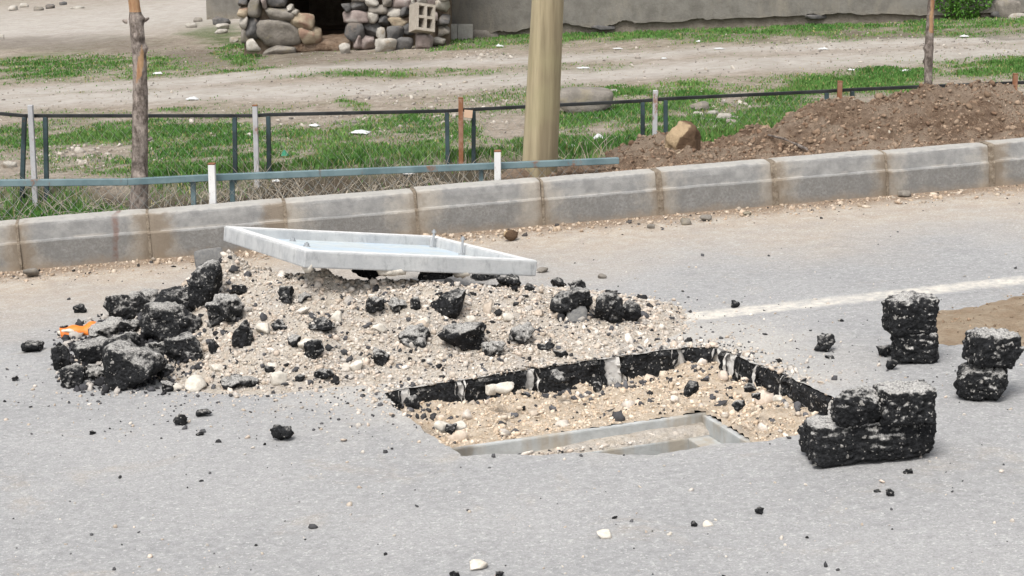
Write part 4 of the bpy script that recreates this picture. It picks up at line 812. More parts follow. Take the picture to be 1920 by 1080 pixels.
kk = np.argwhere(SZ > .001); kk = kk[RNG.integers(0, len(kk), 1500)]; sx, sy = GX[kk[:, 0], kk[:, 1]] + RNG.normal(0, .03, 1500), GY[kk[:, 0], kk[:, 1]] + RNG.normal(0, .03, 1500); sz = np.clip(np.exp(RNG.normal(-5.7, .5, 1500)), .0015, .012)
link('sand_crumbs', scatter_mesh('sand_crumbs', np.stack([sx, sy, zplane(sx) + SZ[kk[:, 0], kk[:, 1]]], -1), sz, np.array([[.30, .22, .15]]) * RNG.uniform(.5, 1.5, (1500, 1)), 1, .7, 41), 'gravel', sand)['kind'] = 'stuff'

# ------------------------------------------------------------------ soil mounds behind the kerb
RIDGE = [(1060, 322), (1120, 316), (1160, 300), (1200, 278), (1235, 262), (1265, 262), (1300, 282), (1340, 276), (1400, 252), (1450, 243), (1490, 225), (1530, 197), (1570, 191), (1620, 192), (1665, 196), (1700, 188), (1760, 177), (1830, 163), (1880, 170), (1930, 186), (2050, 190), (2200, 230)]
SR = 0.95
rx, rh = [], []
for px, py in RIDGE:
    p = at_s(px, py, SR); rx.append(p[0]); rh.append(p[2] - K * p[0])
def mound_rel(x, s):
    top = np.interp(x, rx, rh); lip = 0.246 + 0.0 * x
    wob = 0.20 * fbm(x, s, 1.6, 3)
    f = np.where(s < SR, sst(0.10, SR + wob, s) ** 0.8, 1 - sst(SR + 0.05, SR + 0.95 + np.clip(top, 0, 1) * 0.5, s + wob * .5))
    base = np.where(s < SR, lip - 0.03 + 0.02 * sst(.1, .3, s), zrel(x, s) - 0.06)
    h = base + (top - base) * f
    h = h + (0.12 * fbm(x, s, 2.6, 1) + 0.13 * fbm(x, s, 7, 4) + 0.11 * np.minimum(fbm(x, s, 15, 2), .06) + .05 * fbm(x, s, 34, 5)) * sst(0.12, 0.5, s)
    h = h + 0.03 * sst(.14, .2, s) * np.clip(fbm(x, s, 5, 6) + .1, 0, 1)
    return np.minimum(h, lip + 0.0 + np.clip((s - 0.12) * 1.6, 0, 2))
gxs = np.arange(0.15, 4.2, 0.017); gss = np.arange(0.12, 2.6, 0.017); GX, GS = np.meshgrid(gxs, gss); GY = KY + KS * GX + GS / KC; GH = mound_rel(GX, GS)
msk = (GH > zrel(GX, GS) - 0.05)
mound = tag(link('soil_mound', grid_mesh('soil_mound', GX, GY, zplane(GX) + GH, msk[:-1, :-1]), 'soil', smooth=True), 'long heap of dug brown soil piled behind the kerb at the thin tree', 'soil heap')
nP = 15000; x = RNG.uniform(0.2, 4.0, nP); s = RNG.uniform(0.14, 1.9, nP); h = mound_rel(x, s); k = h > zrel(x, s) + .01; x, s, h = x[k], s[k], h[k]; y = KY + KS * x + s / KC; sz = np.clip(np.exp(RNG.normal(-5.3, .6, len(x))), .003, .026)
sc_ = np.array([[.19, .125, .085], [.27, .195, .138], [.32, .24, .175], [.23, .162, .112]])[RNG.integers(0, 4, len(x))] * RNG.uniform(.75, 1.2, (len(x), 1)); pale = RNG.random(len(x)) < .006; sc_[pale] = (.42, .37, .30)
link('soil_crumbs', scatter_mesh('soil_crumbs', np.stack([x, y, zplane(x) + h + sz * .1], -1), sz, sc_, 1, .8, 31), 'gravel', mound)['kind'] = 'stuff'
def soil_hit(px, py):
    d = ray(px, py); t = np.linspace(9.5, 16, 3000); P = C0[:, None] + d[:, None] * t; s = s_of(P[0], P[1]); zz = np.where(s > .15, np.maximum(zfield(P[0], P[1]), zplane(P[0]) + np.where(P[0] > .15, mound_rel(P[0], s), -1)), zplane(P[0]) + .26)
    return P[:, np.argmax(P[2] <= zz)]
p = at_s(1272, 302, .62); o = link('boulder', rock_mesh('boulder', (.225, .20, .25), 71, 4, 2.6, 9, .10, .006, .03), 'clod_rock', None, (p[0], p[1], p[2] - .015)); o.rotation_euler = (0, .28, .4); tag(o, 'upright brown boulder with a pale split face standing on the loose soil', 'boulder')
p = at_s(1276, 300, .5); o = link('stone', rock_mesh('stone', (.08, .06, .06), 72, 3, 2.6, 6, .06), 'stone_tan', None, (p[0], p[1], p[2] - .01)); tag(o, 'small tan stone at the foot of the brown boulder', 'stone')
# bare root lying on the soil
rp = []
for px, py in [(1438, 258), (1470, 266), (1492, 276), (1512, 285)]:
    q = soil_hit(px, py); rp.append(q + np.array([0, -.03, .02]))
tag(link('root', tube('root', rp, [.006, .008, .010, .007], 7, .2, 5), 'bark'), 'thin bare root lying on the brown soil heap', 'root')
# little soil round the pole foot
for px, w_, l in ((968, .17, 'little heap of loose soil at the foot of the wooden pole'), (1085, .30, 'low spill of soil between the wooden pole and the long soil heap')):
    q = at_s(px, 330 - (px - 968) * .02, .42); o = link('soil_spill', rock_mesh('soil_spill', (w_, w_ * .9, .13), 80 + int(px), 4, 2.2, 3, .10, .006, .02), 'soil', None, (q[0], q[1], q[2] - .085)); tag(o, l, 'soil heap')

# ------------------------------------------------------------------ wooden pole and tree trunks
def trunk_mesh(name, pts, seed, wob, knots, strip=None, n_=22, per=26):
    P, rr_ = [], []
    for (a, ra), (b, rb) in zip(pts, pts[1:]):
        for i in range(per): u = i / per; P.append(a + (b - a) * u); rr_.append(ra + (rb - ra) * u)
    P.append(pts[-1][0]); rr_.append(pts[-1][1]); V, cols, Fc = [], [], []; rg = random.Random(seed); kn = [(rg.uniform(P[0][2], P[-1][2]), rg.uniform(0, 6.28)) for _ in range(knots)]
    for p, r in zip(P, rr_):
        for j in range(n_):
            t = 2 * math.pi * j / n_; c, s = math.cos(t), math.sin(t); q = Vector((c * 1.6 + seed, s * 1.6, p[2] * 7)); f = 1 + wob * (mn.noise(q) + .6 * mn.noise(q * 2.7) + .4 * mn.noise(Vector((c * 5, s * 5, p[2] * 34))))
            for kz, ka in kn:
                dz = (p[2] - kz) / (r * .55); da = math.cos(t - ka); f += .38 * math.exp(-dz * dz) * max(0, da) ** 3 + (.05 * math.exp(-dz * dz * .5))
            V.append((p[0] + c * r * f, p[1] + s * r * f, p[2])); cols.append((strip(p[2], t, r) if strip else 0, 0, 0))
    m = len(P)
    for i in range(m - 1):
        for j in range(n_): Fc.append((i * n_ + j, i * n_ + (j + 1) % n_, (i + 1) * n_ + (j + 1) % n_, (i + 1) * n_ + j))
    base = np.array(P[0]); return mesh_np(name, np.array(V) - base, Fc, 4, np.array(cols)), base, P[-1], rr_[-1]
q0 = at_s(1011, 332, .48); yy = q0[1]; q1 = at_y(1027, 0, yy); scl = lambda p: F / (p[1] * CP - (p[2] - H) * SP)
dirp = (q1 - q0) / (q1[2] - q0[2]); bot = q0 - dirp * .5; topp = q0 + dirp * 5.5; r0, r1 = 33.5 / scl(q0), 30 / scl(q1)
PV, PF, nS, mS = [], [], 40, 60
for i in range(mS + 1):
    u = i / mS; z = bot[2] + (topp[2] - bot[2]) * u; c = bot + dirp * (z - bot[2]); r = r0 + (r1 - r0) * (z - q0[2]) / (q1[2] - q0[2]); r = max(r, .06)
    for j in range(nS):
        t = 2 * math.pi * j / nS; f = 1 + .012 * mn.noise(Vector((math.cos(t) * 2, math.sin(t) * 2, z * .8))); PV.append((c[0] + r * f * math.cos(t) - q0[0], c[1] + r * f * math.sin(t) - q0[1], z - q0[2]))
for i in range(mS):
    for j in range(nS): PF.append((i * nS + j, i * nS + (j + 1) % nS, (i + 1) * nS + (j + 1) % nS, (i + 1) * nS + j))
PF.append(tuple(range(mS * nS, (mS + 1) * nS))); me = mesh_py('utility_pole', PV, PF)
tag(link('utility_pole', me, 'pole_wood', None, q0, 0, True), 'thick round wooden utility pole standing right behind the kerb', 'pole')

def tree(px_pts, s, label, seed, knots, stubs, strip):
    pts = []
    for px, py, w in px_pts:
        p = at_s(px, py, s); pts.append((p, w / 2 / scl(p)))
    d = (pts[-1][0] - pts[-2][0]); d = d / d[2]; p0, rr0 = pts[0]; pts = [(p0 - np.array([0, 0, .3]), rr0 * 1.1)] + pts; pe, re_ = pts[-1]; pts += [(pe + d * .8 + np.array([.02, 0, 0]), re_ * .8), (pe + d * 1.9, re_ * .5)]
    me, base, tp, rt = trunk_mesh('trunk', pts, seed, .10, knots, strip); t = empty('tree', p0); tag(t, label, 'tree'); o = link('trunk', me, 'bark', t, base - p0, 0, True); rg = random.Random(seed + 1)
    for px, py, sx, ln in stubs:
        q = at_s(px, py, s) - p0; e = q + np.array([sx * ln, -.01, ln * .35]); link('branch_stub', tube('branch_stub', [q, (q + e) / 2 + np.array([0, 0, -.004]), e], [.012, .010, .006], 8, .2, seed), 'bark', t)
    for i in range(5):                                       # bare limbs above the picture
        z = pe[2] + .25 + i * .28; a = rg.uniform(0, 6.28); b = pe + d * (z - pe[2]) - p0; e = b + np.array([math.cos(a) * .5, math.sin(a) * .5, .35]); link('limb', tube('limb', [b, (b + e) / 2 + np.array([0, 0, -.04]), e], [.02, .013, .005], 8, .2, seed + i), 'bark', t)
zs = at_s(262, 195, .5)[2]; zs2 = at_s(262, 70, .5)[2]; z0_ = at_s(250, 40, .5)[2]
def stripL(z, t, r):
    if z > z0_ + .05: return .62 + .35 * max(0, math.cos(t + 2.0))
    if z > z0_ - .06: return 0
    if z > zs: return max(0, math.cos(t + 1.45 + .45 * math.sin(z * 11))) ** 3.0 * (.80 if z > zs + .12 else .62) * (.8 + .2 * math.sin(z * 23))
    return 0
tree([(259, 396, 34), (262, 330, 31), (262, 260, 29), (263, 200, 29), (262, 120, 26), (256, 45, 26), (253, 20, 22), (249, -10, 20)], .5, 'knotty young tree trunk with bark stripped to orange wood, standing by the road kerb', 17, 26, [(238, 40, -1, .02), (268, 38, 1, .035), (276, 262, 1, .03)], stripL)
zr = at_s(1743, 62, 1.15)[2]
tree([(1740, 190, 16), (1741, 120, 15.5), (1742, 80, 16), (1744, 40, 14), (1747, -10, 13)], 1.15, 'thin tree trunk with peeled reddish upper bark rising from the soil heap', 23, 9, [], lambda z, t, r: (.72 * max(0, math.cos(t + 1.4)) ** 1.2 if z > zr else 0))

# ------------------------------------------------------------------ fences
def part_bar(name, a, b, w, h, mat, parent, origin):
    me, mid = bar(name, a, b, w, h); return link(name, me, mat, parent, np.array(mid) - origin)
o0 = at_s(400, 395, .24); fence = tag(empty('low_fence', o0), 'low fence with a sagging blue-green rail and white posts close behind the kerb', 'fence')
SN = .26; railp = [(-1100, 368), (-260, 350), (0, 343), (240, 341), (394, 333), (600, 325), (930, 311), (1160, 301)]
for a, b in zip(railp, railp[1:]): part_bar('rail', at_s(a[0], a[1], SN), at_s(b[0], b[1], SN), .034, .036, 'rail_teal', fence, o0)
for px, top_ in ((397, 308), (933, 284)):
    a = at_s(px, top_, SN - .06); b = a.copy(); b[2] = zplane(a[0]) + .05; po = part_bar('post', a, b, .037, .037, 'post_white', fence, o0); c = a.copy(); c[2] += .008; part_bar('rusty_cap', c, a - np.array([0, 0, .002]), .039, .039, 'rust', po, o0 + np.array(po.location))
for px, py in ((362, 337), (435, 334), (902, 314), (-60, 348)):
    a = at_s(px, py + 4, SN + .03); b = a.copy(); b[2] -= .42; part_bar('stake', a, b, .026, .026, 'rail_teal', fence, o0)
# chain-link mesh under the rail
V, Fc = [], []
def wire(a, b, r):
    k = len(V); d = (b - a) / np.linalg.norm(b - a); u = np.cross(d, (0, 1, 0)); u /= np.linalg.norm(u); w = np.cross(d, u)
    for p in (a, b):
        for j in range(3): V.append(p + u * r * math.cos(2.094 * j) + w * r * math.sin(2.094 * j))
    for j in range(3): Fc.append((k + j, k + (j + 1) % 3, k + 3 + (j + 1) % 3, k + 3 + j))
rxs = [at_s(a, b, SN)[0] for a, b in railp]; rzs = [at_s(a, b, SN)[2] for a, b in railp]
for x in np.arange(-6.0, 0.55, .062):
    for sg in (-1, 1):
        zt = np.interp(x, rxs, rzs) - .015; zb = zt - .42; x2 = x + sg * .36; wire(np.array([x, KY + KS * x + SN / KC + .004 * sg, zt]), np.array([x2, KY + KS * x2 + SN / KC + .004 * sg, zb]), .0015)
me = mesh_np('chain_link', np.array(V) - o0, Fc, 4); link('chain_link', me, 'wire', fence, smooth=True)['kind'] = 'stuff'

SF = 3.05; o1 = at_s(478, 365, SF); rear = tag(empty('framed_fence', o1), 'dark framed panel fence with mixed grey and rusty posts on the far ditch bank', 'fence')
top_px = [(-1100, 205), (-740, 200), (-300, 203), (0, 213), (45, 217), (85, 217), (440, 217), (478, 217), (503, 215), (838, 208), (888, 205), (1205, 189), (1250, 185), (1550, 171), (1598, 168), (1860, 157), (1910, 155), (2230, 142), (2600, 129)]
for a, b in zip(top_px, top_px[1:]): part_bar('top_rail', at_s(a[0], a[1], SF), at_s(b[0], b[1], SF), .022, .024, 'frame_dark', rear, o1)
for px, py, dx in ((46, 217, -8), (85, 217, 1), (440, 217, 1), (503, 215, 2), (838, 208, 2), (888, 205, 0), (1205, 189, 0), (1248, 185, 0), (1550, 171, 0), (1598, 168, 0), (1880, 157, 0), (-390, 202, 2), (-330, 203, 2), (-790, 200, 0), (2190, 144, 0), (2250, 141, 0)):
    a = at_s(px, py + 3, SF); b = at_s(px + dx, py + 125, SF); b[2] = min(b[2], float(zfield(b[0], b[1])) - .05); part_bar('upright', a, b, .030, .030, 'frame_paint', rear, o1)
for px, top_, m in ((57, 197, 'post_grey'), (478, 198, 'post_grey'), (864, 184, 'post_rust'), (1229, 169, 'post_grey'), (1575, 153, 'post_rust'), (1904, 139, 'post_rust'), (-360, 182, 'post_grey'), (-765, 180, 'post_rust'), (2220, 126, 'post_grey')):
    a = at_s(px, top_, SF - .04); b = a.copy(); b[2] = float(zfield(a[0], a[1])) - .15; po = part_bar('post', a, b, .034, .034, m, rear, o1); c = a + np.array([0, 0, .006])
    if px not in (57, 1229): part_bar('rusty_cap', c, a + np.array([0, 0, -.006]), .036, .036, 'rust', po, o1 + np.array(po.location))
V, Fc = [], []
rxs = [at_s(a, b, SF)[0] for a, b in top_px]; rzs = [at_s(a, b, SF)[2] for a, b in top_px]
for x in np.arange(-7.2, 6.2, .075):
    for sg in (-1, 1):
        zt = np.interp(x, rxs, rzs); x2 = x + sg * .42; wire(np.array([x, KY + KS * x + SF / KC + .004 * sg, zt]), np.array([x2, KY + KS * x2 + SF / KC + .004 * sg, zt - .5 + K * (x2 - x)]), .0008)
link('chain_link', mesh_np('chain_link', np.array(V) - o1, Fc, 4), 'wire', rear)['kind'] = 'stuff'
a = at_s(878, 213, SF - .05); me = boxm('board', (-.03, -.004, -.03), (.03, .004, .025), .001); o = link('board_scrap', me, 'pink_board', None, a); o.rotation_euler = (0, .1, .1); tag(o, 'small pinkish board scrap hung at the rusty fence post', 'board')

# ------------------------------------------------------------------ building
YB = 23.45
def bpt(px, py): return at_y(px, py, YB)
gz = lambda x, y: float(zfield(x, y))
house = tag(empty('stone_building', bpt(640, 100)), 'old rubble stone building with a dark doorway and plastered walls', 'building'); o2 = np.array(house.location)
def hpart(name, me, mat, loc=None, smooth=False): return link(name, me, mat, house, (np.array(loc) - o2) if loc is not None else -o2, 0, smooth)
xl, xd0, xd1, xr = bpt(446, 60)[0], bpt(536, 60)[0], bpt(655, 60)[0], bpt(842, 60)[0]; ZB = -.5; ZT = 2.7
def wallbox(x0, x1, y0, y1, z0=ZB, z1=ZT, name='backing_wall', mat='backing'): return hpart(name, boxm(name, (x0, y0, z0), (x1, y1, z1)), mat)
yb0 = YB + .16
wallbox(xl + .05, xd0 - .06, yb0, yb0 + .5); wallbox(xd1 + .02, xr, yb0, yb0 + .5); wallbox(xd0 - .06, xd1 + .02, yb0, yb0 + .5, 1.75, ZT, 'lintel_wall')
wallbox(xl + .05, xl + .45, yb0 + .5, yb0 + 4, name='side_wall'); wallbox(xr - .4, xr, yb0 + .5, yb0 + 4, name='side_wall'); wallbox(xl + .05, xr, yb0 + 4, yb0 + 4.3, name='rear_wall'); wallbox(xl - .1, xr + .1, yb0 - .3, yb0 + 4.5, ZT, ZT + .2, 'roof', 'plaster')
STONES = [  # photo box of each stone in the wall face and its kind
    (496, 87, 549, 112, 'grey'), (487, 45, 559, 89, 'grey'), (492, 19, 546, 44, 'grey'), (496, -4, 536, 19, 'dark'), (545, 30, 583, 58, 'tan'), (555, 56, 598, 84, 'tan'), (461, 35, 489, 80, 'dark'), (445, 14, 462, 34, 'tan'), (463, -2, 490, 34, 'grey'), (446, -4, 462, 14, 'dark'), (449, 33, 463, 58, 'pale'), (452, 57, 464, 82, 'grey'),
    (488, -3, 498, 20, 'pink'), (536, 8, 547, 22, 'pale'), (545, 20, 556, 32, 'pale'), (656, 3, 691, 24, 'dark'), (645, 23, 691, 45, 'pink'), (690, 23, 709, 45, 'pale'), (648, 45, 681, 82, 'dark'), (680, 46, 714, 70, 'dark'), (675, 69, 703, 94, 'pink'), (661, 68, 676, 92, 'pink'), (683, -2, 709, 14, 'pale'), (691, 9, 724, 29, 'grey'), (713, -3, 733, 15, 'grey'),
    (732, -4, 779, 17, 'pink'), (724, 16, 752, 36, 'pale'), (751, 16, 768, 32, 'dark'), (728, 35, 768, 55, 'tan'), (710, 28, 729, 52, 'dark'), (768, 2, 780, 22, 'pale'), (779, -4, 800, 12, 'grey'), (798, -3, 816, 12, 'pink'), (813, 4, 841, 25, 'pale'), (816, -5, 840, 6, 'grey'), (819, 30, 841, 50, 'dark'), (822, 48, 842, 70, 'grey'), (756, 48, 775, 68, 'dark'), (800, 24, 822, 40, 'pink'), (660, -8, 690, 4, 'grey'), (640, 10, 657, 24, 'dark')]
def add_stone(x0, y0, x1, y1, kind, i, dep=.32):
    a = bpt(x0, y1); b = bpt(x1, y0); w = b[0] - a[0]; h = b[2] - a[2]; me = rock_mesh('stone', (w * 1.15, dep, h * 1.13), 700 + i, 3, 7.0, 13, .06, 0, .014, None, (.6, .9)); o = hpart('stone', me, 'stone_' + kind, ((a[0] + b[0]) / 2, YB + .14 + random.uniform(-.03, .03), a[2])); o.rotation_euler = (0, random.uniform(-.06, .06), 0)
for i, s_ in enumerate(STONES): add_stone(*s_, i)
rg = random.Random(5); zc = bpt(600, -6)[2]; i = 100                          # courses going on above the picture
while zc < 2.6:
    hh = rg.uniform(.14, .24); x = xl
    while x < xr - .1:
        w = rg.uniform(.18, .42)
        if not (xd0 - .1 < x + w / 2 < xd1 + .05 and zc < 1.7): i += 1; hpart('stone', rock_mesh('stone', (w, .3, hh), 700 + i, 3, 5, 9, .05, 0, .014, None, (.66, .92)), 'stone_' + rg.choice(['grey', 'dark', 'pink', 'pale', 'grey']), (x + w / 2, YB + .14, zc))
        x += w
    zc += hh
# earth sill in the doorway
hpart('door_sill', rock_mesh('door_sill', (xd1 - xd0 + .3, .9, .20), 990, 4, 3.5, 2, .05), 'soil', ((xd0 + xd1) / 2, YB + .55, gz((xd0 + xd1) / 2, YB) - .06))
hpart('room_floor', boxm('room_floor', (xl + .3, yb0 + .4, -.6), (xr - .3, yb0 + 4, gz(-2, YB) + .03)), 'soil')
# plaster wall to the left, set back
a = gp(391, 36); b = gp(450, 44); hpart('plaster_return', boxm('plaster_return', (a[0], a[1] - .2, ZB), (xl + .3, a[1] + .1, ZT)), 'plaster')
# long plastered wall to the right, its broken lower edge hanging over the foundation
wa, wb = gp(842, 72), gp(1930, 33); wd = (wb - wa); wd[2] = 0; WL = float(np.linalg.norm(wd)); wd /= WL; wn = np.array([wd[1], -wd[0], 0])
def on_wall(px, py):
    d = ray(px, py); t = np.dot(wa, wn) / np.dot(d, wn); p = C0 + d * t; return float(np.dot(p - wa, wd)), float(p[2])
edge_px = [(842, 44), (862, 48), (887, 56), (907, 60), (923, 62), (937, 57), (952, 60), (967, 60), (993, 52), (1030, 48), (1060, 43), (1085, 47), (1110, 52), (1140, 48), (1153, 45), (1167, 38), (1180, 40), (1193, 43), (1253, 42), (1290, 38), (1313, 35), (1330, 37), (1360, 35), (1410, 33), (1453, 30), (1500, 29), (1520, 26), (1540, 29), (1570, 24), (1620, 28), (1653, 25), (1687, 27), (1737, 28), (1800, 26), (1930, 22), (2300, 16)]
low = []
for (a, b), (c, d) in zip(edge_px, edge_px[1:]):
    for k in range(4):
        u = k / 4; q = on_wall(a + (c - a) * u, b + (d - b) * u + (random.uniform(-2, 2) if k else 0)); low.append(q)
V, Fc = [], []; m = len(low)
for off in (0.0, .05):
    for u, z in low: V.append(wa + wd * u - wn * off - wa * 0 + np.array([0, 0, z - wa[2]]))
    for u, z in low: V.append(wa + wd * u - wn * off + np.array([0, 0, ZT - wa[2]]))
for i in range(m - 1):
    Fc += [(i, i + 1, m + i + 1, m + i), (2 * m + i, 3 * m + i, 3 * m + i + 1, 2 * m + i + 1), (i, 2 * m + i, 2 * m + i + 1, i + 1), (m + i, m + i + 1, 3 * m + i + 1, 3 * m + i)]
me = mesh_py('plaster_wall', V, Fc); hpart('plaster_wall', me, 'plaster')
me = boxm('foundation', (0, -.0, ZB - .2), (WL + 3, .35, ZT - .01)); me.transform(Matrix(((wd[0], -wn[0], 0, wa[0] - wn[0] * .055), (wd[1], -wn[1], 0, wa[1] - wn[1] * .055), (0, 0, 1, 0), (0, 0, 0, 1)))); hpart('foundation', me, 'foundation')
for i, (px, py, w, h, kd) in enumerate([(905, 62, 60, 16, 'grey'), (1130, 50, 46, 7, 'dark'), (1530, 30, 40, 6, 'dark'), (1895, 10, 60, 30, 'grey'), (1880, 24, 40, 14, 'dark'), (1910, 28, 40, 12, 'pale')]):
    u, z = on_wall(px, py); sc = 146; me = rock_mesh('foundation_stone', (w / sc, .12, h / sc * 1.3), 850 + i, 3, 5, 9, .06); hpart('foundation_stone', me, 'stone_' + kd, wa + wd * u - wn * .03 + np.array([0, 0, z - wa[2] - h / sc]))

def gstone(box, kind, label, Y=None, dep=.9, name='stone', cat='stone', group=None, bxp=4, rot=0.0):
    x0, y0, x1, y1 = box; c = gp((x0 + x1) / 2, y1) if Y is None else at_y((x0 + x1) / 2, y1, Y); sc = scale_at(c[1]); w = (x1 - x0) / sc; h = (y1 - y0) / sc
    if Y is None: c[2] = gz(c[0], c[1])
    o = link(name, rock_mesh(name, (w, max(w * dep, .03), h * 1.08), 900 + x0 + y0, 3, bxp, 10, .06, 0, .014, None, (.6, .9)), kind if kind in M else 'stone_' + kind, None, (c[0], c[1] + w * dep * .4, c[2] - .02), rot); return tag(o, label, cat, group)
gstone((461, 72, 488, 96), 'pale', 'rounded pale stone at the outer foot of the doorway pier', Y=23.15)
gstone((634, 81, 656, 103), 'pale', 'small pointed pale stone in front of the dark doorway', Y=23.1)
gstone((701, 73, 743, 101), 'pale', 'big white fallen stone lying before the rubble wall', Y=23.05); gstone((706, 51, 725, 76), 'pale', 'knobbly white stone balanced above the big white one', Y=23.2)
gstone((738, 68, 774, 97), 'dark', 'round dark grey stone beside the big white fallen one', Y=23.15); gstone((724, 50, 757, 79), 'dark', 'dark oval stone leaning on the wall above the round grey one', Y=23.25)
gstone((775, 62, 812, 92), 'pink', 'pinkish wedge stone under the hollow block', Y=23.15); gstone((806, 67, 836, 82), 'pale', 'flat pale stone beside the solid blocks', Y=23.4)
for b, k_ in [((398, 32, 430, 48), 'dark'), ((403, 44, 428, 56), 'pale'), ((400, 54, 426, 64), 'pale'), ((430, 66, 446, 78), 'pale'), ((362, 32, 378, 42), 'grey'), ((345, 42, 372, 52), 'pale')]: gstone(b, k_, 'stone lying in the grass at the plastered return wall', group='stones by the return wall')
for b, k_ in [((15, 10, 32, 20), 'pale'), ((60, 11, 80, 20), 'grey'), ((84, 7, 102, 16), 'dark'), ((128, 10, 156, 17), 'pale'), ((0, 64, 8, 74), 'pale'), ((36, 5, 52, 14), 'pale'), ((110, 2, 124, 9), 'dark')]: gstone(b, k_, 'stone lying on the bare ground beyond the tree trunk', group='stones on the far bare ground')
gstone((1045, 168, 1150, 214), 'stone_grey', 'broad flat grey rock lying in the grass beyond the fence', dep=.6, name='boulder', cat='rock', bxp=6); gstone((1143, 168, 1158, 178), 'pale', 'small pale stone at the end of the broad flat rock')
for j, (b, k_) in enumerate([((1296, 188, 1330, 206), 'grey'), ((1325, 200, 1352, 214), 'pale'), ((1340, 206, 1372, 226), 'pale'), ((1300, 204, 1322, 215), 'pale'), ((1360, 222, 1385, 234), 'pink'), ((1330, 218, 1346, 228), 'pale'), ((1310, 216, 1326, 224), 'grey'), ((1372, 214, 1390, 224), 'pale')]): gstone(b, k_, 'stone in the small pile of field stones on the grass', group='pile of field stones')
gstone((2, 300, 28, 316), 'pale', 'cream stone in the grass behind the leaning fence upright')
# hollow block and solid blocks
bm = bmesh.new(); bw, bh, bd = .26, .34, .20; tw = .035
def bb(lo, hi):
    r = bmesh.ops.create_cube(bm, size=1)
    for v in r['verts']: v.co = Vector([(lo[q] + hi[q]) / 2 + v.co[q] * (hi[q] - lo[q]) for q in range(3)])
xsx = [0, tw, bw / 2 - tw / 2, bw / 2 + tw / 2, bw - tw, bw]
for q in (0, 2, 4): bb((xsx[q], 0, 0), (xsx[q + 1], bd, bh))
for z in (0, bh / 2 - tw / 2, bh - tw):
    for q in (1, 3): bb((xsx[q], .0015, z + .001), (xsx[q + 1], bd - .0015, z + tw - .001))
bb((tw, bd * .8, tw), (bw - tw, bd - .003, bh - tw))
c = at_y(786, 55, 23.0); o = link('hollow_block', bm_mesh('hollow_block', bm), 'cinder', None, (c[0] - .04, c[1], c[2])); o.rotation_euler = (R(-14), R(9), R(28)); tag(o, 'hollow concrete block with four openings leaning on the rubble wall', 'concrete block')
for x0, x1, l in ((832, 858, 'solid concrete block next to the rubble stones at the wall foot'), (858, 887, 'solid concrete block at the wall foot under the broken plaster')):
    a = at_y(x0, 73, 24.2); b = at_y(x1, 44, 24.2); me = boxm('concrete_block', (0, 0, 0), (b[0] - a[0] - .006, .22, b[2] - a[2]), .008, 2); tag(link('concrete_block', me, 'block_grey', None, (a[0], a[1], a[2] - .02)), l, 'concrete block')

# shrub against the plastered wall
c = gp(1818, 38); sr = np.random.default_rng(3); nl = 11000; d = sr.normal(size=(nl, 3)); d /= np.linalg.norm(d, axis=1)[:, None]; rad = sr.uniform(.5, 1, nl) ** .5
lump = np.array([1 + .35 * mn.noise(Vector(q * 2.3)) for q in d]); P_ = d * (rad * lump)[:, None] * np.array([.43, .34, .44]) + np.array([0, 0, .30]); P_ = P_[P_[:, 2] > .0]; nl = len(P_)
a1 = sr.normal(size=(nl, 3)); a1 /= np.linalg.norm(a1, axis=1)[:, None]; a2 = np.cross(a1, sr.normal(size=(nl, 3))); a2 /= np.linalg.norm(a2, axis=1)[:, None]; ls = sr.uniform(.012, .026, nl)[:, None]
v = np.stack([P_ - a1 * ls, P_ + a2 * ls * .5, P_ + a1 * ls, P_ - a2 * ls * .5], 1).reshape(-1, 3); f = np.arange(nl * 4).reshape(-1, 4)
lc = np.array([.055, .15, .02]) * sr.uniform(.5, 1.7, (nl, 1)) + np.array([.02, .02, 0]) * sr.random((nl, 1))
sh = tag(empty('shrub', (c[0], c[1] + .25, gz(c[0], c[1]))), 'dense bright green shrub growing against the plastered wall', 'shrub'); link('foliage', mesh_np('foliage', v, f, 4, np.repeat(lc, 4, axis=0)), 'leaf', sh)
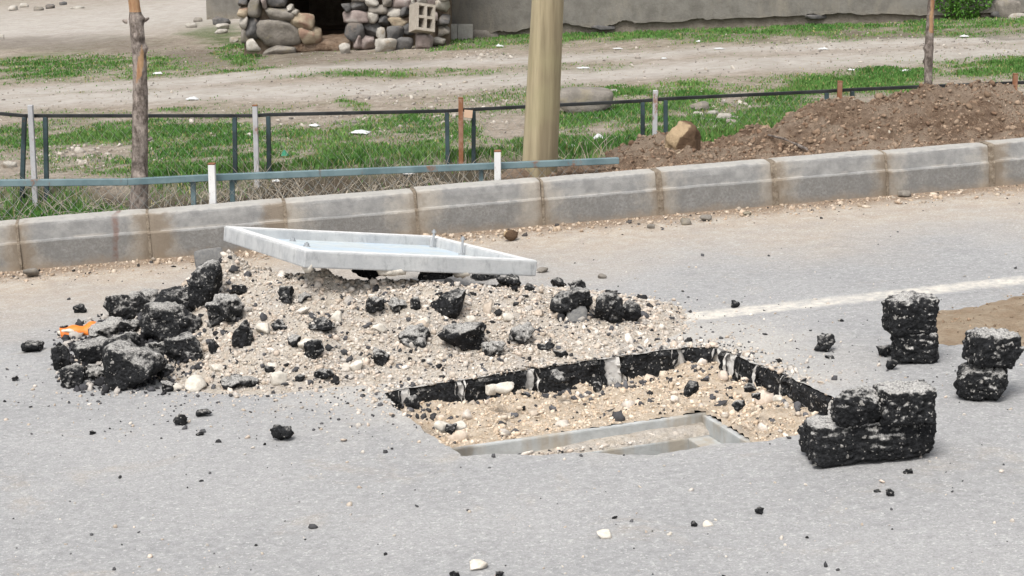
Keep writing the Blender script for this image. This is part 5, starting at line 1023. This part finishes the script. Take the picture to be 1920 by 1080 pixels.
for k in range(5): a = k * 1.3; link('stem', tube('stem', [(0, 0, -.05), (math.cos(a) * .1, math.sin(a) * .1, .2), (math.cos(a) * .22, math.sin(a) * .2, .42)], [.012, .009, .004], 6), 'bark', sh)

# litter
def litter(box, label, mat='white_plastic', cat='litter', name='plastic_litter', group=None):
    x0, y0, x1, y1 = box; c = gp((x0 + x1) / 2, y1); c[2] = gz(c[0], c[1]) + .012; sc = scale_at(c[1]); w = (x1 - x0) / sc; h = (y1 - y0) / sc; m = 9; V = []
    for i in range(m):
        for j in range(m):
            u, v = i / (m - 1) - .5, j / (m - 1) - .5; q = Vector((u * 4 + x0, v * 4, .3)); V.append((u * w * (1 + .3 * mn.noise(q)), v * w * .8, h * .45 * max(0, mn.noise(q * .8) + .55) * (1 - (2 * u) ** 2) ** .5 * (1 - (2 * v) ** 2) ** .5 + .004 * mn.noise(q * 2)))
    o = link(name, mesh_py(name, V, [(i * m + j, (i + 1) * m + j, (i + 1) * m + j + 1, i * m + j + 1) for i in range(m - 1) for j in range(m - 1)]), mat, None, c, random.uniform(-.5, .5)); md = o.modifiers.new('s', 'SOLIDIFY'); md.thickness = .004; return tag(o, label, cat, group)
litter((658, 242, 694, 254), 'crumpled white plastic sheet on the grass behind the framed fence'); litter((756, 287, 776, 302), 'white scrap of plastic caught in the weeds above the ditch'); litter((1112, 243, 1134, 262), 'white crumpled bag on the grass right of the wooden pole')
litter((288, 132, 304, 140), 'white paper scrap on the track beside the stripped trunk'); litter((510, 310, 524, 322), 'pale scrap of plastic at the foot of the fence upright'); litter((528, 272, 540, 296), 'torn green plastic on the grass inside the fence panel', 'green_plastic')
for b in [(1082, 120, 1104, 127), (1150, 88, 1166, 93), (1340, 88, 1358, 94), (1535, 87, 1552, 93), (1800, 63, 1816, 69), (1590, 128, 1602, 133), (1690, 128, 1706, 134), (1240, 106, 1250, 111), (930, 80, 944, 88), (1305, 72, 1314, 78), (350, 180, 372, 190), (580, 230, 598, 238), (1066, 266, 1080, 274)]: litter(b, 'tiny white litter scrap lying on the open field', group='white scraps on the field')
